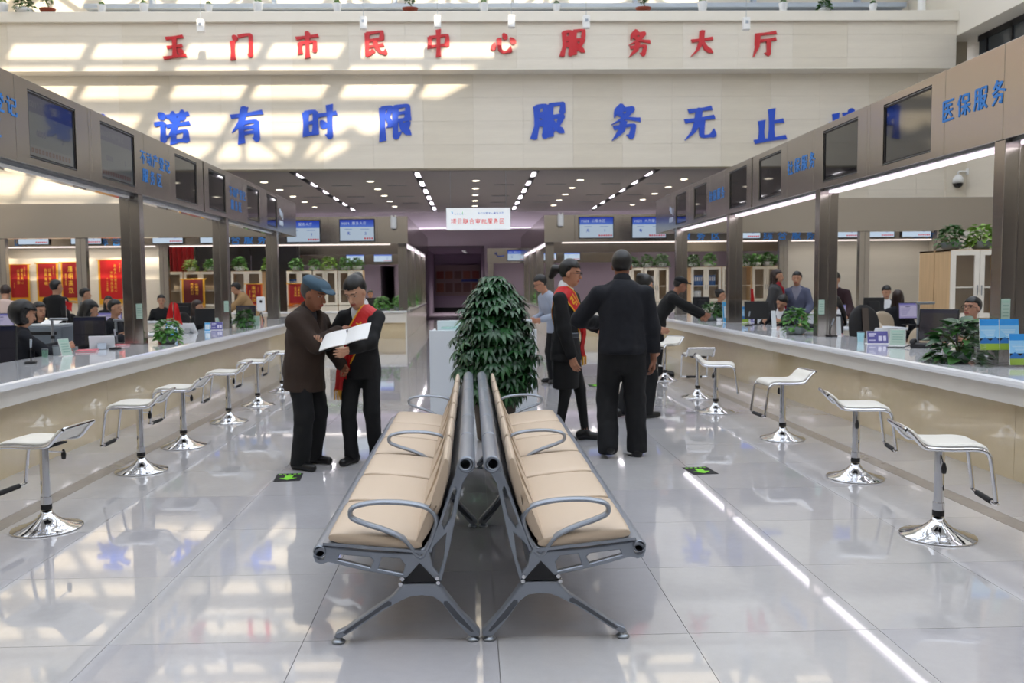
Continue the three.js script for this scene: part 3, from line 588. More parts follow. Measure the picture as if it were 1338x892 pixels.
// ---------------------------------------------------------------- canopy of the area behind
const FZ = -23.6;
for (const s of [-1, 1]) {
  const X = (a) => s * a;
  const c = thing('steel_canopy', s < 0 ? 'steel fascia with blue screens behind the woman reading a booklet' : 'steel fascia with blue screens behind the man in a dark jacket', 'canopy', [0, 0, 0]);
  const xs = [1.9, 2.75, 4.1, 5.6, 8.9, 11, 13.0];
  for (let i = 0; i + 1 < xs.length; i++) part(c, 'steel_panel', [rspan(X(xs[i] + 0.002), X(xs[i + 1] - 0.002), 2.69, 3.44, FZ, FZ - 0.04, 0.003)], M.steel);
  part(c, 'beam_core', [span(X(1.93), X(13), 2.71, 3.42, FZ - 0.04, FZ - 0.4)], M.steel);
  for (let k = 0; k < 4; k++) part(c, 'side_panel', [rspan(X(1.9), X(1.94), 2.69, 3.44, FZ - 0.042 - k * 2.72, FZ - 0.042 - (k + 1) * 2.72 + 0.005, 0.003)], M.steel);
  part(c, 'side_beam', [span(X(1.94), X(2.25), 2.71, 3.42, FZ - 0.4, FZ - 10.9)], M.steel);
  part(c, 'rear_beam', [span(X(2.25), X(13), 2.62, 3.05, -30, -30.3)], M.steel);
  for (const z of [-24.4, -27.8, -31.2, -34.2]) column(c, X(2.12), 0.8, 2.71, z);
  for (const k of [8.7]) column(c, X(k), 0, 2.71, -23.8);
  for (const [a, b] of [[2.4, 8.5], [8.9, 12.9]]) {             // slim light strip along the lower edge of the fascia
    part(c, 'light_strip', [rspan(X(a), X(b), 2.655, 2.69, -23.66, -23.72, 0.008)], glow(new THREE.Color(0xfff0ea), 1.3), { label: 'slim lit strip under the fascia' });
    const q = new THREE.RectAreaLight(lin(1, 0.93, 0.84), a < 5 ? 6 : s < 0 ? 30 : 9, b - a, 0.06); q.position.set(X((a + b) / 2), 2.645, -23.69); q.lookAt(X((a + b) / 2), 0, -23.69); scene.add(q);
  }
  part(c, 'light_strip', [rspan(X(2.0), X(2.1), 2.65, 2.69, -24.7, -34, 0.01)], glow(new THREE.Color(0xfff2ff), 1.6));
  const a = new THREE.RectAreaLight(LED, 2.5, 0.1, 9.3); a.position.set(X(2.05), 2.64, -29.35); a.lookAt(X(2.05), 0, -29.35); scene.add(a);
  const words = s < 0 ? [['政务区', 2.83, 0.24, 0.42, -13.0], ['综合服务区', 2.83, 0.27, 0.36, -6.3]] : [['服务区', 2.83, 0.27, 0.42, 6.3], ['综合服务区', 2.83, 0.27, 0.4, 9.0], ['公服务', 2.83, 0.27, 0.36, 12.45]];
  if (s < 0) words.push(['综合', 2.83, 0.27, 0.36, -10.1]);
  for (const [t, y, size, pitch, x] of words) part(c, 'lettering', wordGeometry(t, size, pitch, 0.12, 0.005), M.panelBlue, { pos: [x, y, FZ], label: 'blue lettering' });
}
{
  const bl = [litScreen(blueArt('Y002 服务大厅', '无', '1', 5)), litScreen(blueArt('Y001 服务大厅', '无', '2', 4)), litScreen(blueArt('Y028 公服务区', '无', '1', 6)), litScreen(blueArt('Y029 大厅服务', '有', '1', 7))];
  const far = litScreen(blueArt('服务', '1', '2', 6), 0.8);
  screen(0.94, 0.62, bl[0], 'lit blue queue screen headed Y002 on the steel fascia', [-4.78, 3.04, FZ + 0.05], 0);
  screen(0.98, 0.62, bl[1], 'lit blue queue screen headed Y001, next to the white wall lamp', [-3.3, 3.06, FZ + 0.05], 0);
  screen(0.98, 0.6, bl[2], 'lit blue queue screen headed Y028, next to the white wall lamp', [3.35, 3.08, FZ + 0.05], 0);
  screen(0.98, 0.6, bl[3], 'lit blue queue screen headed Y029 on the steel fascia', [4.83, 3.07, FZ + 0.05], 0);
  for (const x of [-12.15, -10.72, -8.5, -7.2]) screen(0.86, 0.5, far, 'lit pale queue screen over the left-hand office, half hidden by the cross beam', [x, 2.98, FZ + 0.05], 0, 'screens half hidden behind the left cross beam');
  for (const x of [7.55, 10.35, 11.35, 12.4]) screen(0.86, 0.5, far, 'lit pale queue screen over the right-hand office, half hidden by the cross beam', [x, 2.98, FZ + 0.05], 0, 'screens half hidden behind the right cross beam');
  // rear fascias by the lilac wall
  for (const s of [-1, 1]) {
    const f = thing('steel_fascia', s < 0 ? 'narrow steel fascia on the lilac wall over the dark doorway' : 'narrow steel fascia with an emblem on the lilac wall right of the dark passage', 'fascia', [0, 0, 0]);
    part(f, 'fascia_face', [s < 0 ? rspan(-7.5, -3.05, 2.4, 3.03, -35.5, -35.62, 0.004) : rspan(0.53, 6.6, 2.4, 3.03, -35.5, -35.62, 0.004)], M.steel);
    part(f, 'bracket', [s < 0 ? span(-7.4, -3.2, 2.5, 2.9, -35.62, -36) : span(0.7, 6.5, 2.5, 2.9, -35.62, -36)], M.steel);
    part(f, 'column', s < 0 ? [rspan(-7.4, -7.15, 0, 2.4, -35.5, -35.62, 0.005)] : [rspan(0.56, 0.8, 0, 2.4, -35.5, -35.62, 0.005)], M.steel);
    if (s > 0) part(f, 'emblem', [tube([[0.85, 2.78, -35.47], [0.92, 2.84, -35.47], [0.95, 2.72, -35.47], [1.05, 2.7, -35.47], [1.25, 2.72, -35.47]], 0.02, 20, 5)], M.blue);
  }
  for (const x of [-4.98, -3.83]) screen(0.78, 0.42, far, 'small lit screen on the steel fascia by the dark doorway', [x, 2.7, -35.45], 0, 'small screens by the dark doorway');
  screen(0.76, 0.46, bl[1], 'small lit blue screen beside the emblem on the lilac wall', [1.75, 2.72, -35.45], 0);
  for (const x of [3.1, 4.1]) screen(0.7, 0.42, far, 'small lit screen on the rear fascia beyond the right-hand columns', [x, 2.7, -35.45], 0, 'small screens on the right rear fascia');
  // white lamps on the fascia
  const lamp = thing('wall_lamp', 'small white fitting on the steel fascia beside the Y001 screen', 'lamp', [-2.28, 3.25, FZ]);
  part(lamp, 'body', [lathe([[0.001, -0.16], [0.06, -0.16], [0.085, -0.13], [0.085, 0.13], [0.06, 0.16], [0.001, 0.16]], 20)], M.potWhite, { pos: [0, 0, 0.11] });
  part(lamp, 'bracket', [box(0.08, 0.1, 0.03, 0, 0.02, 0.015), cyl(0.025, 0.03, 0.05, -0.05, 0.185, 0.11, 10), cyl(0.025, 0.03, 0.05, 0.05, 0.185, 0.11, 10)], M.white);
  part(lamp, 'lens', [cyl(0.05, 0.05, 0.02, 0, -0.17, 0.11, 14)], M.blackPlastic);
  copyOf(lamp, [2.35, 3.28, FZ], 0, 'small white fitting on the steel fascia beside the Y028 screen');
}
// hanging sign
{
  const s = thing('hanging_sign', 'white hanging sign with red characters and a small emblem', 'sign', [0.06, 3.3, -23.0]);
  const art = canvasTexture(1024, 350, (c, w, h) => {
    c.fillStyle = '#eef3f6'; c.fillRect(0, 0, w, h);
    drawWord(c, '项目联合审批服务区', 66, 165, 92, '#d63a34', { width: 9 });
    drawWord(c, '玉门市民中心服务大厅', 500, 62, 40, '#5b68a8', { width: 5 });
    c.strokeStyle = '#4a8fb8'; c.lineWidth = 7; c.beginPath(); c.moveTo(70, 50); c.lineTo(100, 84); c.lineTo(84, 92); c.moveTo(100, 50); c.lineTo(96, 84); c.stroke();
    c.strokeStyle = '#6f78a8'; c.lineWidth = 6; for (let i = 0; i < 4; i++) { c.beginPath(); c.arc(140 + i * 40, 92, 12, 0, 5); c.stroke(); }
    c.strokeStyle = '#62b04c'; c.lineWidth = 8; c.beginPath(); c.moveTo(262, 52); c.lineTo(254, 104); c.moveTo(290, 84); c.lineTo(302, 104); c.stroke();
  });
  part(s, 'board', rbox(1.74, 0.6, 0.05, 0.008), M.paper);
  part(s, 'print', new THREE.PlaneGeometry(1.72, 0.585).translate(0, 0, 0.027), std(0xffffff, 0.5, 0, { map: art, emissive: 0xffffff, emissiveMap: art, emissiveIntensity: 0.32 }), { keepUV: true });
  part(s, 'wire', [rod([-0.75, 0.3, 0], [-0.75, 1.3, 0], 0.006), rod([0.75, 0.3, 0], [0.75, 1.3, 0], 0.006)], M.alu);
}

// ---------------------------------------------------------------- characters on the walls
{
  const red = [['玉', -7.59, 7.6], ['门', -5.91, 7.61], ['市', -4.25, 7.65], ['民', -2.54, 7.67], ['中', -0.92, 7.68], ['心', 0.76, 7.69], ['服', 2.53, 7.69], ['务', 4.21, 7.66], ['大', 5.85, 7.65], ['厅', 7.48, 7.63]];
  const nth = ['first', 'second', 'third', 'fourth', 'fifth', 'sixth', 'seventh', 'eighth', 'ninth', 'tenth'];
  for (const [i, [ch, x, y]] of red.entries()) single('wall_character', glyphGeometry(ch, 0.68, 0.165, 0.06, 1.0), M.red, 'raised red character ' + ch + ', ' + nth[i] + ' of the hall name on the upper band', 'character', 'red characters of the hall name', { pos: [x, y, -22.0] });
  const blue = [['承', -9.87, 5.6], ['诺', -7.89, 5.7], ['有', -5.96, 5.75], ['时', -4.07, 5.79], ['限', -2.09, 5.8], ['服', 1.94, 5.83], ['务', 3.95, 5.77], ['无', 5.94, 5.74], ['止', 7.82, 5.66], ['境', 9.86, 5.6]];
  for (const [i, [ch, x, y]] of blue.entries()) single('wall_character', glyphGeometry(ch, 0.94, 0.165, 0.05, 1.15), M.blue, 'raised blue character ' + ch + ', ' + nth[i] + ' of the motto on the wall', 'character', 'blue characters of the motto', { pos: [x, y, -22.5] });
}
// pendants before the upper wall
{
  const p = thing('pendant_box', 'small white box hung on a thin wire before the red characters', 'pendant', [-6.62, 7.83, -21], 0, 'white boxes on wires before the red characters');
  part(p, 'body', rbox(0.17, 0.3, 0.14, 0.02), M.white);
  part(p, 'wire', rod([0, 0.15, 0], [0, 4.4, 0], 0.006), M.alu);
  part(p, 'label', rbox(0.07, 0.07, 0.01, 0.003, 0, 0.03, 0.072), M.alu);
  for (const [x, y] of [[-2.7, 7.89], [-0.9, 7.92], [0.9, 7.92], [2.73, 7.9], [6.67, 7.85]]) copyOf(p, [x, y, -21]);
  const l = thing('spot_lamp', 'white cylinder spotlight above the right end of the wall ledge', 'lamp', [11.88, 8.75, -22.6]);
  part(l, 'body', lathe([[0.001, 0.3], [0.1, 0.3], [0.1, -0.16], [0.085, -0.16], [0.08, -0.1], [0.001, -0.1]], 22), M.white);
  part(l, 'lens', cyl(0.078, 0.078, 0.01, 0, -0.12, 0, 20), glow(new THREE.Color(0xf2f6ff), 6));
  part(l, 'stem', rod([0, 0.3, 0], [0, 3.3, 0], 0.015), M.white);
  const s = new THREE.SpotLight(lin(0.95, 0.97, 1), 20, 8, 0.5, 0.6, 2); s.position.set(11.88, 8.6, -22.6); s.target.position.set(11.88, 0, -22.6); scene.add(s, s.target);
  const cam = thing('dome_camera', 'white and black dome camera on an arm in the right wall corner', 'camera', [12.85, 4.12, -22.35]);
  part(cam, 'arm', [tube([[0.25, 0.28, 0], [0.02, 0.28, 0], [0, 0.2, 0]], 0.025, 14, 8), box(0.03, 0.16, 0.1, 0.24, 0.28, 0)], M.white);
  part(cam, 'housing', lathe([[0.001, 0.2], [0.06, 0.19], [0.13, 0.1], [0.14, -0.02], [0.001, -0.02]], 22), M.white);
  part(cam, 'dome', new THREE.SphereGeometry(0.12, 20, 10, 0, Math.PI * 2, Math.PI / 2, Math.PI / 2).translate(0, -0.03, 0), phys(0x0b0b0d, 0.08));
}
// ---------------------------------------------------------------- waiting benches
// profile coordinates: u = distance from the back roll towards the seat front, y = height
function makeBench(name, label) {
  const b = thing(name, label, 'bench');
  const N = 6, Z0 = -3.55, P = 0.583, zEnd = Z0 - N * P, frames = [-3.58, -5.3, -7.02];
  const seatTop = (u) => 0.402 + (u - 0.2) * 0.1;
  for (let i = 0; i < N; i++) {
    const zc = Z0 - (i + 0.5) * P, w = P - 0.026;
    // seat pad: a soft slab with a rolled front edge
    const soft = (q) => { const v = 2 * q - 1, z = Math.sin(v * Math.PI / 2); return [z * (w / 2), Math.pow(Math.max(0, 1 - Math.pow(Math.abs(z), 14)), 0.16), 1 - 0.28 * z * z * z * z]; };
    part(b, 'seat_pad', grid(20, 20, (a, q) => {
      const t = a * 2 * Math.PI, half = 0.203, th = 0.033, cx = 0.396, pw = (v, e) => Math.sign(v) * Math.pow(Math.abs(v), e), [z, k, crown] = soft(q);
      const c = pw(Math.cos(t), 0.42), u = cx + half * c * (q === 0 || q === 1 ? 0 : 0.94 + 0.06 * k), y = seatTop(u) + 0.026 + k * th * pw(Math.sin(t), 0.6) * crown * (1 + 0.25 * (1 - c * c));
      return [u, y, zc + z];
    }), M.leather);
    part(b, 'seat_pan', grid(8, 1, (a, q) => { const u = 0.17 + 0.45 * a; return [u, seatTop(u) - 0.006, zc + (P - 0.012) * (q - 0.5)]; }, { thick: 0.012 }), M.aluPaint);
    // back pad between the seat and the roll
    part(b, 'back_pad', grid(20, 16, (a, q) => {
      const t = a * 2 * Math.PI, half = 0.205, th = 0.024, pw = (v, e) => Math.sign(v) * Math.pow(Math.abs(v), e), [z, k, crown] = soft(q), c = pw(Math.cos(t), 0.45);
      const v = half * c * (q === 0 || q === 1 ? 0 : 0.94 + 0.06 * k), o = k * th * pw(Math.sin(t), 0.6) * crown + 0.03 * c * c, dx = -0.34, dy = 0.94, cu = 0.128, cy = 0.6;
      return [cu + dx * v + dy * o, cy + dy * v - dx * o, zc + z];
    }), M.leather);
    part(b, 'back_sheet', grid(6, 1, (a, q) => { const v = -0.2 + 0.37 * a; return [0.098 - 0.34 * v, 0.59 + 0.94 * v, zc + (P - 0.012) * (q - 0.5)]; }, { thick: 0.01 }), M.aluPaint);
    part(b, 'back_roll', [lathe([[0.03, -w / 2 - 0.004], [0.038, -w / 2], [0.038, w / 2], [0.03, w / 2 + 0.004], [0.028, w / 2 - 0.004], [0.028, -w / 2 + 0.004], [0.03, -w / 2 - 0.004]], 18).rotateX(Math.PI / 2).translate(0, 0.778, zc)], M.aluPaint);
    part(b, 'front_roll', [lathe([[0.022, -P / 2 + 0.004], [0.028, -P / 2 + 0.008], [0.028, P / 2 - 0.008], [0.022, P / 2 - 0.004]], 16).rotateX(Math.PI / 2).translate(0.635, 0.412, zc)], M.aluPaint);
  }
  part(b, 'cross_beam', [rspan(0.16, 0.24, 0.25, 0.33, frames[0], frames[2], 0.008)], M.aluPaint);
  const circle = (cx, cy, r, n = 14, rev = false) => { const o = []; for (let i = 0; i < n; i++) { const t = 2 * Math.PI * i / n * (rev ? -1 : 1); o.push([cx + r * Math.cos(t), cy + r * Math.sin(t)]); } return o; };
  // end plate of the seat and back, with its cut-outs
  const plate = [[0.665, 0.39], [0.655, 0.362], [0.63, 0.352], [0.6, 0.362], [0.45, 0.322], [0.28, 0.288], [0.17, 0.262], [0.115, 0.268], [0.075, 0.42], [0.02, 0.69], [-0.012, 0.745], [-0.03, 0.775], [-0.02, 0.802], [0.005, 0.812], [0.03, 0.8], [0.042, 0.775], [0.05, 0.735], [0.12, 0.52], [0.19, 0.415], [0.235, 0.392], [0.4, 0.402], [0.58, 0.424], [0.625, 0.434], [0.655, 0.42]].reverse();
  const holes = [circle(0.632, 0.392, 0.019, 14, true), circle(0.004, 0.778, 0.021, 14, true), [[0.56, 0.372], [0.42, 0.335], [0.405, 0.365], [0.42, 0.38], [0.55, 0.394]].reverse(), [[0.385, 0.328], [0.28, 0.305], [0.27, 0.345], [0.29, 0.372], [0.37, 0.378]].reverse(),
    [[0.1, 0.5], [0.068, 0.55], [0.045, 0.665], [0.05, 0.68], [0.075, 0.655], [0.115, 0.53]], [[0.165, 0.4], [0.11, 0.46], [0.09, 0.48], [0.105, 0.36], [0.125, 0.3], [0.15, 0.33]]];
  const plateGeo = extrude(plate, 0.03, { holes: holes.map((h) => { const A = h.reduce((s, [x, y], i) => { const [p, q] = h[(i + 1) % h.length]; return s + x * q - p * y; }, 0); return A > 0 ? h.slice().reverse() : h; }), bevel: 0.004 });
  const arm = [[0.205, 0.375], [0.27, 0.452], [0.36, 0.497], [0.45, 0.528], [0.5, 0.556], [0.497, 0.59], [0.43, 0.612], [0.32, 0.616], [0.22, 0.604], [0.16, 0.582], [0.133, 0.54], [0.145, 0.48], [0.175, 0.41]];
  const curve = new THREE.CatmullRomCurve3(arm.map(([u, y]) => V(u, y, 0)), true);
  const armGeo = (() => {                                     // flattened closed loop with a soft oval section
    const n = 60, m = 10, P3 = [], I = [], pts = curve.getPoints(n), tan = curve.getPoints(n).map((_, i) => curve.getTangent(i / n));
    for (let i = 0; i < n; i++) for (let j = 0; j < m; j++) { const a = 2 * Math.PI * j / m, nx = -tan[i].y, ny = tan[i].x; P3.push(pts[i].x + nx * 0.011 * Math.cos(a), pts[i].y + ny * 0.011 * Math.cos(a), 0.024 * Math.sin(a)); }
    for (let i = 0; i < n; i++) for (let j = 0; j < m; j++) { const a = i * m + j, c = i * m + (j + 1) % m, d = ((i + 1) % n) * m + j, e = ((i + 1) % n) * m + (j + 1) % m; I.push(a, d, c, c, d, e); }
    const g = new THREE.BufferGeometry(); g.setAttribute('position', new THREE.Float32BufferAttribute(P3, 3)); g.setIndex(I); g.computeVertexNormals(); return g;
  })();
  const leg = [[0.135, 0.262], [0.28, 0.262], [0.3, 0.238], [0.33, 0.205], [0.45, 0.125], [0.535, 0.066], [0.572, 0.05], [0.582, 0.03], [0.556, 0.026], [0.54, 0.034], [0.5, 0.058], [0.36, 0.15], [0.29, 0.188], [0.25, 0.205], [0.2, 0.21], [0.15, 0.203], [0.115, 0.178], [0.06, 0.1], [0.005, 0.034], [-0.004, 0.024], [-0.048, 0.024], [-0.05, 0.045], [-0.03, 0.07], [0.03, 0.132], [0.085, 0.205], [0.11, 0.24]];
  const legGeo = extrude(leg.slice().reverse(), 0.05, { bevel: 0.008, segs: 2 }).translate(0, 0, -0.025), insert = std(0x565a62, 0.6);  // dark tone stands in for shade in grooves of the leg metal
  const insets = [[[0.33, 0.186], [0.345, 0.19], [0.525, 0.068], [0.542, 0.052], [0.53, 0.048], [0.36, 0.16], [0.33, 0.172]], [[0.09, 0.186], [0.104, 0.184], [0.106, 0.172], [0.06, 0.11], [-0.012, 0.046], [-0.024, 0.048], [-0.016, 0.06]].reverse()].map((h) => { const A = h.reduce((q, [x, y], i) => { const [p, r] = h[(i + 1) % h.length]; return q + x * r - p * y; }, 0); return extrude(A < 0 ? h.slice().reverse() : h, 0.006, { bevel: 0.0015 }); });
  for (const z of frames) {
    part(b, 'side_plate', plateGeo, M.aluPaint, { pos: [0, 0, z - 0.015] });
    part(b, 'armrest', armGeo, M.aluPaint, { pos: [0, 0, z] });
    const L = part(b, 'leg_frame', legGeo, M.aluPaint, { pos: [0, 0, z] });
    for (const zz of [0.021, -0.027]) for (const g of insets) part(L, 'leg_groove_shade', g, insert, { pos: [0, 0, zz], label: 'dark grey plate painted as a shaded groove' });
    part(b, 'joint_cover', extrude([[0.13, 0.266], [0.285, 0.266], [0.207, 0.352]], 0.044, { bevel: 0.004 }).translate(0, 0, -0.022), M.blackPlastic, { pos: [0, 0, z] });
    for (const [u, y] of [[0.132, 0.285], [0.282, 0.285], [0.128, 0.265], [0.29, 0.262]]) part(b, 'bolt', cyl(0.009, 0.009, 0.05, 0, 0, 0, 10).rotateX(Math.PI / 2), M.chrome, { pos: [u, y, z] });
    for (const u of [-0.02, 0.566]) part(b, 'foot', lathe([[0.001, 0], [0.028, 0], [0.03, 0.006], [0.024, 0.014], [0.014, 0.018], [0.012, 0.034], [0.001, 0.034]], 18), M.alu, { pos: [u, 0, z] });
  }
  return b;
}
{
  const left = makeBench('waiting_bench', 'six-seat beige padded steel waiting bench facing the man in a flat cap');
  left.rotation.y = Math.PI; left.position.set(-0.193, 0, -10.6);   // turned so that the seats face the left counter
  const right = makeBench('waiting_bench', 'six-seat beige padded steel waiting bench facing the right-hand bar stools');
  right.position.set(-0.083, 0, 0);
}

// ---------------------------------------------------------------- bar stools
const stoolLabel = 'chrome bar stool with cream padded seat and trumpet base';
function makeStool() {
  const s = thing('bar_stool', stoolLabel, 'stool', [0, 0, 0], 0, 'bar stools along the counters');
  part(s, 'base', lathe([[0.001, 0.012], [0.02, 0.012], [0.2, 0.012], [0.21, 0.004], [0.21, 0.0], [0.214, 0.004], [0.212, 0.012], [0.16, 0.026], [0.1, 0.048], [0.06, 0.075], [0.038, 0.104], [0.033, 0.12], [0.001, 0.12]], 40), M.chrome);
  part(s, 'collar', cyl(0.034, 0.034, 0.035, 0, 0.145, 0, 20), M.blackPlastic);
  part(s, 'pole', [cyl(0.033, 0.033, 0.05, 0, 0.185, 0, 22), cyl(0.028, 0.028, 0.38, 0, 0.36, 0, 22)], M.chrome);
  part(s, 'mount', [rbox(0.2, 0.012, 0.2, 0.004, 0, 0.548, 0)], M.blackPlastic);
  const lever = part(s, 'lever', [rod([0, 0.5, 0.02], [-0.03, 0.47, 0.16], 0.005)], M.chrome);
  part(lever, 'knob', [lathe([[0.001, -0.035], [0.013, -0.03], [0.016, 0], [0.008, 0.03], [0.001, 0.034]], 12).translate(-0.03, 0.452, 0.165)], M.blackPlastic);
  // tube frame: low backrest at -x, over the seat, down to the foot rest at +x
  const side = [[-0.24, 0.672], [-0.205, 0.642], [-0.16, 0.59], [-0.12, 0.567], [0, 0.562], [0.13, 0.566], [0.185, 0.556], [0.212, 0.525], [0.222, 0.47], [0.238, 0.36], [0.25, 0.265]];
  for (const z of [-0.175, 0.175]) part(s, 'frame_tube', tube(side.map(([x, y]) => [x, y, z]), 0.0125, 44, 10), M.chrome);
  part(s, 'back_tube', tube([[-0.24, 0.672, -0.175], [-0.247, 0.678, -0.14], [-0.247, 0.678, 0.14], [-0.24, 0.672, 0.175]], 0.0125, 24, 10), M.chrome);
  const f = part(s, 'foot_rest', tube([[0.25, 0.265, -0.175], [0.252, 0.252, -0.16], [0.252, 0.25, 0.16], [0.25, 0.265, 0.175]], 0.0125, 24, 10), M.chrome);
  part(f, 'foot_grip', cyl(0.017, 0.017, 0.21, 0, 0, 0, 14).rotateX(Math.PI / 2).translate(0.252, 0.25, 0), M.rubber);
  const curve = new THREE.CatmullRomCurve3([[-0.235, 0.668], [-0.2, 0.638], [-0.16, 0.596], [-0.115, 0.573], [0, 0.569], [0.12, 0.573], [0.18, 0.564], [0.205, 0.54]].map(([x, y]) => V(x, y, 0)));
  part(s, 'seat_pad', grid(30, 12, (a, q) => {
    const p = curve.getPoint(a), t = curve.getTangent(a), th = 0.028 * Math.pow(Math.min(1, 8 * Math.min(a, 1 - a) + 0.25), 0.6), e = q * 2 * Math.PI, pw = (v, k) => Math.sign(v) * Math.pow(Math.abs(v), k);
    const z = 0.165 * pw(Math.cos(e), 0.35), o = th * 0.5 * (pw(Math.sin(e), 0.5) + 0.9);
    return [p.x - t.y * o, p.y + t.x * o, z];
  }), M.whiteLeather);
  return s;
}
{
  const s0 = makeStool();
  // x, z, turn (0: back rest towards -x, foot rest towards +x)
  const list = [[-2.92, -5.42, Math.PI - 0.1], [-2.965, -7.1, Math.PI + 0.05], [-2.975, -8.18, Math.PI - 0.03], [-2.955, -9.64, Math.PI + 0.05], [-2.96, -10.98, Math.PI], [2.64, -4.93, -0.2], [2.835, -6.45, -0.22], [2.88, -8.12, Math.PI + 0.05], [2.73, -9.87, -0.3], [2.86, -11.15, 1.5], [2.9, -13.22, Math.PI + 0.6], [-2.96, -12.4, Math.PI]];
  const near = ['first chrome bar stool of the left row, before the black-haired clerk', 'second chrome bar stool of the left row', 'third chrome bar stool of the left row', 'fourth chrome bar stool of the left row', 'fifth chrome bar stool of the left row, behind the man in a flat cap', 'chrome bar stool before the brochure rack and pot plant', 'chrome bar stool below the purple desk sign', 'chrome bar stool on the right with its foot rest towards the aisle', 'chrome bar stool on the right, in front of the stool turned away', 'chrome bar stool turned with its low back to the aisle end', 'chrome bar stool beside the man in a dark cap', 'chrome bar stool hidden behind the man in a flat cap'];
  list.forEach(([x, z, t], i) => { const c = i ? copyOf(s0, [x, 0, z], t) : s0; c.position.set(x, 0, z); c.rotation.y = t; c.userData.label = near[i]; });
}

// ---------------------------------------------------------------- plants
function leafShape(L, W, bend = 0.25, fold = 0.3) {           // one heart-shaped leaf along +z, base at the origin
  const rows = 4, P = [], I = [];
  for (let i = 0; i <= rows; i++) {
    const t = i / rows, w = W * 0.5 * Math.sin(Math.PI * Math.pow(Math.min(1, t * 0.86 + 0.1), 0.75)) * (1 - 0.1 * t), z = L * t, y = -bend * L * t * t;
    P.push(-w, y + fold * w, z, 0, y, z, w, y + fold * w, z);
  }
  for (let i = 0; i < rows; i++) { const a = 3 * i; I.push(a, a + 3, a + 1, a + 1, a + 3, a + 4, a + 1, a + 4, a + 2, a + 2, a + 4, a + 5); }
  const g = new THREE.BufferGeometry(); g.setAttribute('position', new THREE.Float32BufferAttribute(P, 3)); g.setIndex(I); g.computeVertexNormals(); return g;
}
function bushLeaves(n, R, H, L, droop) {                      // placements of leaves over a low mound that spills over the pot
  const out = [];
  for (let i = 0; i < n; i++) {
    const a = i * 2.39996 + rr(-0.2, 0.2), h = Math.pow(rnd(), 0.8), r = R * Math.sqrt(1 - h * h) * rr(0.6, 1), y = Math.max(-0.065, H * h - droop * (1 - h) * rr(0.2, 1));
    const s = L * rr(0.75, 1.25), m = new THREE.Matrix4().makeRotationFromEuler(new THREE.Euler((rr(-0.5, 0.35) + (0.55 - h) * 0.7) * (y < 0 ? 0.3 : 1), a + rr(-0.5, 0.5), rr(-0.4, 0.4), 'YXZ'));
    m.setPosition(Math.sin(a) * r * 0.75, y, Math.cos(a) * r * 0.75);
    out.push({ m, s });
  }
  return out;
}
const unitLeaf = leafShape(1, 0.78), unitLeafB = leafShape(1, 0.6, 0.4, 0.2);
function bushGeometry(n, R, H, L, droop) {
  return merge(bushLeaves(n, R, H, L, droop).map(({ m, s }, i) => (i % 2 ? unitLeaf : unitLeafB).clone().scale(s, s, s).applyMatrix4(m)));
}
const potProfiles = {
  bowl: [[0.001, 0], [0.07, 0], [0.1, 0.03], [0.12, 0.09], [0.112, 0.095], [0.1, 0.08], [0.001, 0.075]],
  pot: [[0.001, 0], [0.055, 0], [0.075, 0.13], [0.08, 0.14], [0.07, 0.14], [0.066, 0.12], [0.001, 0.115]],
  tray: [[0.001, 0], [0.1, 0], [0.13, 0.05], [0.14, 0.07], [0.12, 0.07], [0.11, 0.05], [0.001, 0.045]],
};
const bushCache = [bushGeometry(170, 0.23, 0.22, 0.085, 0.13), bushGeometry(170, 0.23, 0.2, 0.09, 0.15), bushGeometry(150, 0.22, 0.22, 0.08, 0.1)];
const stemsGeo = merge(Array.from({ length: 9 }, (_, i) => { const a = i * 0.7; return tube([[0, 0.05, 0], [0.04 * Math.sin(a), 0.14, 0.04 * Math.cos(a)], [0.12 * Math.sin(a), 0.2, 0.12 * Math.cos(a)]], 0.004, 8, 5); }));
let plantCount = 0;
function bushPlant(x, y, z, scale, label, group, kind = 'bowl', potMat = M.potGrey, leafMat) {
  const p = thing('potted_plant', label, 'plant', [x, y, z], rr(0, 6), group), k = plantCount++ % 3;
  part(p, 'pot', lathe(potProfiles[kind], 22), potMat).scale.setScalar(scale * 1.15);
  const f = part(p, 'foliage', bushCache[k], leafMat ?? [M.leafA, M.leafB, M.leafA][k], { kind: 'stuff' }); f.scale.setScalar(scale); f.position.y = 0.1 * scale;
  const g = part(p, 'stems', stemsGeo, M.stem, { kind: 'stuff' }); g.scale.setScalar(scale);
  return p;
}
